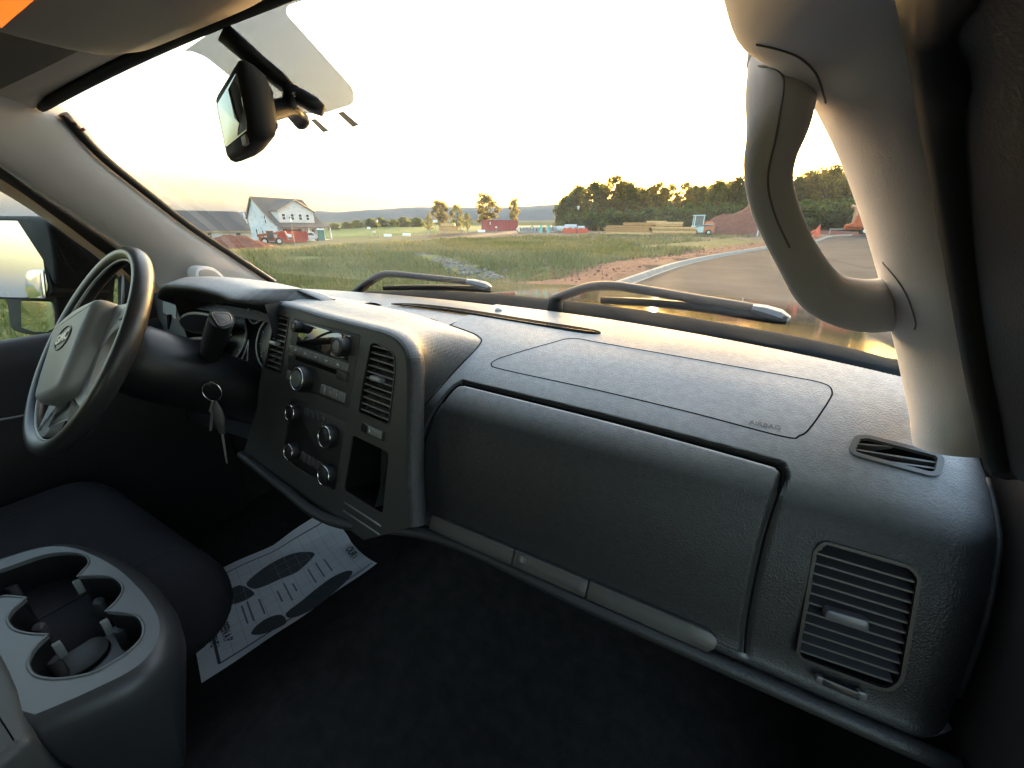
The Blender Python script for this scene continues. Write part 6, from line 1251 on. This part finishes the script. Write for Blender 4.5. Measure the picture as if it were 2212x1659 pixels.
# ---- hood, cowl, wipers
G = []
for x in np.linspace(-.99, .99, 49):
    row = []
    for y in np.linspace(.60, 2.06, 44):
        t = (y-.60)/1.46; z = .700-.114*t-.012*(abs(x)/.99)**4+.014*x
        z += .006*math.exp(-(x/.45)**6)*min(1, t*4)
        e = max(0, t-.95)/.05; z -= .10*e*e; e2 = max(0, abs(x)-.955)/.035; z -= .05*e2*e2; row.append((x, y-.04*(abs(x)/.96)**3*t-.06*x*x*(1-t), z))
    G.append(row)
hd = loft('hood', np.array(G), PAINT, truck, smooth=True); hd['label'] = 'glossy dark hood beyond the windshield'
G = []
for x in np.linspace(-.84, .84, 45):
    y0 = .372-.227*x*x+.012; y1 = .62-.06*x*x; row = []; zr = float(np.interp(x, [-.84, -.53, -.152, .091, .274, .455, .595, .70, .781, .84], [.715, .742, .769, .776, .778, .778, .775, .772, .766, .755]))
    for d, z in ((.020, zr-.034), (.022, zr-.024), (.027, zr-.015), (.04, zr-.006), (.062, zr), (.085, zr-.004), (.12, zr-.030), (.17, zr-.060)): row.append((x, y0+d, z))
    row += [(x, y1-.02, .690+.014*x), (x, y1+.03, .680+.014*x)]
    G.append(row)
cw = loft('cowl_panel', np.array(G), COWL, truck, smooth=True); cw['label'] = 'grey plastic cowl at the foot of the windshield'
b = MB()
fg = np.array([[(x, .372-.227*x*x+d, z) for x in np.linspace(-.8, .82, 50)] for d, z in ((-.012, .756), (.004, .744), (.022, .742))]); V, F = grid_vf(fg); P3('windshield_gap', V, F, VOID, truck, True)
WIP = mat('wiper_grey', (.028, .030, .033), .6, spec=.25); RUBB = MATS['rubber_seal']
def wiper(arm, blade, head, label):
    A = cr([on_ws(p, -.032) for p in arm], 5); w = P3('wiper', *tube_vf(A, np.linspace(.017, .012, len(A)), 8, flat=.6), WIP, truck, True); w['label'] = label
    Bl = cr([on_ws(p, -.012) for p in blade], 5); mk('blade_rubber', *tube_vf(Bl, .007, 6), RUBB, w, True)
    sp = cr([on_ws(p, -.022) for p in blade], 5); mk('blade_frame', *tube_vf(sp[2:-2], .008, 6), WIP, w, True)
    H = [on_ws(p, -.026) for p in head]; mk('wiper_joint', *tube_vf(H, [.010, .015, .016, .009], 8, flat=.6), mat('joint_grey', (.10, .12, .14), .4), w, 30)
    H0 = on_ws(arm[0], -.032); mk('wiper_pivot', *tube_vf([H0-[0, 0, .04], H0, H0+[0, 0, .008]], [.018, .016, .010], 12), WIP, w, True); return w
wiper([(768, 633), (800, 608), (826, 594), (850, 592), (900, 597), (970, 604), (1040, 612)], [(830, 622), (900, 621), (980, 622), (1060, 626)], [(1010, 608), (1025, 611), (1048, 617), (1060, 622)], 'driver side windshield wiper parked at the glass foot')
wiper([(1200, 645), (1240, 630), (1280, 619), (1330, 618), (1400, 628), (1500, 645), (1600, 661), (1660, 671)], [(1300, 648), (1420, 655), (1540, 668), (1640, 684), (1700, 692)], [(1625, 665), (1650, 671), (1682, 681), (1703, 690)], 'passenger side windshield wiper parked at the glass foot')
# ---- paper floor mat in the driver footwell
PAPER = mat('mat_paper', (.80, .78, .79), .8, spec=.1, var=(8, .06)); INK = mat('mat_ink', (.09, .095, .10), .8, spec=.1); INKL = mat('mat_ink_light', (.36, .37, .40), .8, spec=.1)
mp = [atz(p, .02) for p in ((425, 1482), (820, 1250), (668, 1142), (380, 1330))]
mo = atz((640, 1300), .02); pm = thing('paper_floor_mat', 'printed white paper floor mat with two shoe sole prints lying in the footwell', 'floor mat', (mo[0], mo[1], .02), 0, None, True)
e1 = (atz((820, 1250), .03)-atz((437, 1480), .03)); e1[2] = 0; Lm = np.linalg.norm(e1); e1 /= Lm; e2 = np.array([-e1[1], e1[0], 0]); M0 = atz((437, 1480), .03)
def mh(a, b): return fz(*(M0+e1*a+e2*b)[:2])+.004+.012*math.exp(-((b-.02)/.03)**2)*0+.02*max(0, (a-.36)/.08)*(b > .2)+.05*max(0, b-.28)/.06*max(0, a-.22)/.2+.0022*math.sin(a*38+b*9)*math.sin(b*27-a*6)
PF = Frame(M0, e1, e2, (0, 0, 1)); Wm = abs((atz((668, 1142), .03)-M0)@e2)+.01
def pmpt(a, b, w=0): p = M0+e1*a+e2*b; return np.array([p[0], p[1], mh(a, b)+w])

G = np.array([[pmpt(a, b) for b in np.linspace(0, Wm, 24)] for a in np.linspace(0, Lm, 28)]); loft('sheet', G, PAPER, pm, smooth=True)
def ink(name, poly, m=INK, w=.0012):
    P = np.array(poly); bm = bmesh.new(); vs = [bm.verts.new(pmpt(a, b, w)) for a, b in P]; ed = [bm.edges.new((vs[i-1], vs[i])) for i in range(len(vs))]; bmesh.ops.triangle_fill(bm, use_beauty=True, edges=ed); bmesh.ops.subdivide_edges(bm, edges=bm.edges[:], cuts=1)
    mkbm(name, bm, m, pm, None)
def mpx(p): X = atz(p, .03)-M0; return np.array([X@e1, X@e2])
z7 = lambda u, v: ((650+u*900/1991)/1.8228, (2000+v*750/1659)/1.8228)
for sole in ([(705, 640), (760, 690), (850, 670), (1000, 610), (1150, 550), (1260, 450), (1300, 390), (1250, 370), (1120, 385), (960, 450), (830, 530)], [(480, 810), (510, 745), (640, 660), (770, 720), (740, 770), (640, 820), (540, 835)], [(1060, 940), (1110, 1000), (1270, 970), (1430, 890), (1570, 760), (1640, 650), (1630, 600), (1560, 595), (1440, 640), (1300, 740), (1200, 830)], [(750, 1090), (800, 1020), (900, 960), (1020, 950), (1070, 1040), (1000, 1085), (880, 1120), (780, 1115)]):
    ink('sole_print', cr([mpx(z7(*p)) for p in sole], 3, True))
def strip(a, b, w, m=INK, name='border_line'):
    a, b = np.array(a), np.array(b); k = 16; d = (b-a)/np.linalg.norm(b-a); n_ = np.array([-d[1], d[0]])*w/2; V = []
    for i in range(k+1): p = a+(b-a)*i/k; V += [pmpt(*(p+n_), .0013), pmpt(*(p-n_), .0013)]
    mk(name, V, [(2*i, 2*i+1, 2*i+3, 2*i+2) for i in range(k)], m, pm, None)
strip((.035, .022), (Lm-.005, .022), .0045); strip((.035, .022), (.035, Wm-.03), .006); strip((.035, Wm-.03), (Lm-.01, Wm-.03), .0035)
for i in range(1, 9): strip((.04, .022+i*(Wm-.06)/9), (Lm-.006, .022+i*(Wm-.06)/9), .0007, INKL, 'grid_line')
for i in range(1, 13): strip((.035+i*(Lm-.04)/13, .025), (.035+i*(Lm-.04)/13, Wm-.032), .0007, INKL, 'grid_line')
def mtext(body, size, p, rot, name='lettering', sx=.8, bold=0.):
    q = mpx(p); X = pmpt(q[0], q[1], .002); fr = Frame(X, e1, e2, (0, 0, 1)); text_obj(name, body, size, fr, 0, 0, 0, INK, pm, rot, .0001, sx=sx, bold=bold)
mtext('OUR CAR', .030, z7(1650, 440), rad(-90), sx=.65, bold=.0006); mtext('IT HAS BEEN A PLEASURE', .024, z7(530, 1090), rad(-90), sx=.62, bold=.0006) ; mtext('TO SERVE YOU', .022, z7(420, 1160), rad(-90), sx=.7, bold=.0006)
for i, (p, n_) in enumerate((((1420, 500), 16), ((1350, 540), 18), ((1280, 590), 17), ((1130, 690), 9), ((1070, 730), 20), ((1000, 770), 12), ((840, 850), 15), ((740, 890), 18), ((690, 920), 16))):
    q = mpx(z7(*p)); strip((q[0], q[1]-.0042*n_*.5), (q[0], q[1]+.0042*n_*.5), .0040, mat('mat_ink_mid', (.22, .23, .25), .8, spec=.1), 'text_line')

# ================================================================== AIR
hz_ = bpy.data.materials.new('haze_air'); hz_.use_nodes = True; nt = hz_.node_tree; nt.nodes.clear(); o_ = nt.nodes.new('ShaderNodeOutputMaterial'); pv = nt.nodes.new('ShaderNodeVolumePrincipled')
pv.inputs['Color'].default_value = (.36, .60, 1.0, 1); pv.inputs['Density'].default_value = 3.0e-5; pv.inputs['Anisotropy'].default_value = .2; nt.links.new(pv.outputs[0], o_.inputs['Volume'])
b = MB(); b.box(-7500, 7500, -7500, 7500, -60, 400); o = b.obj('haze', hz_, None, None); tag(o, kind='stuff')
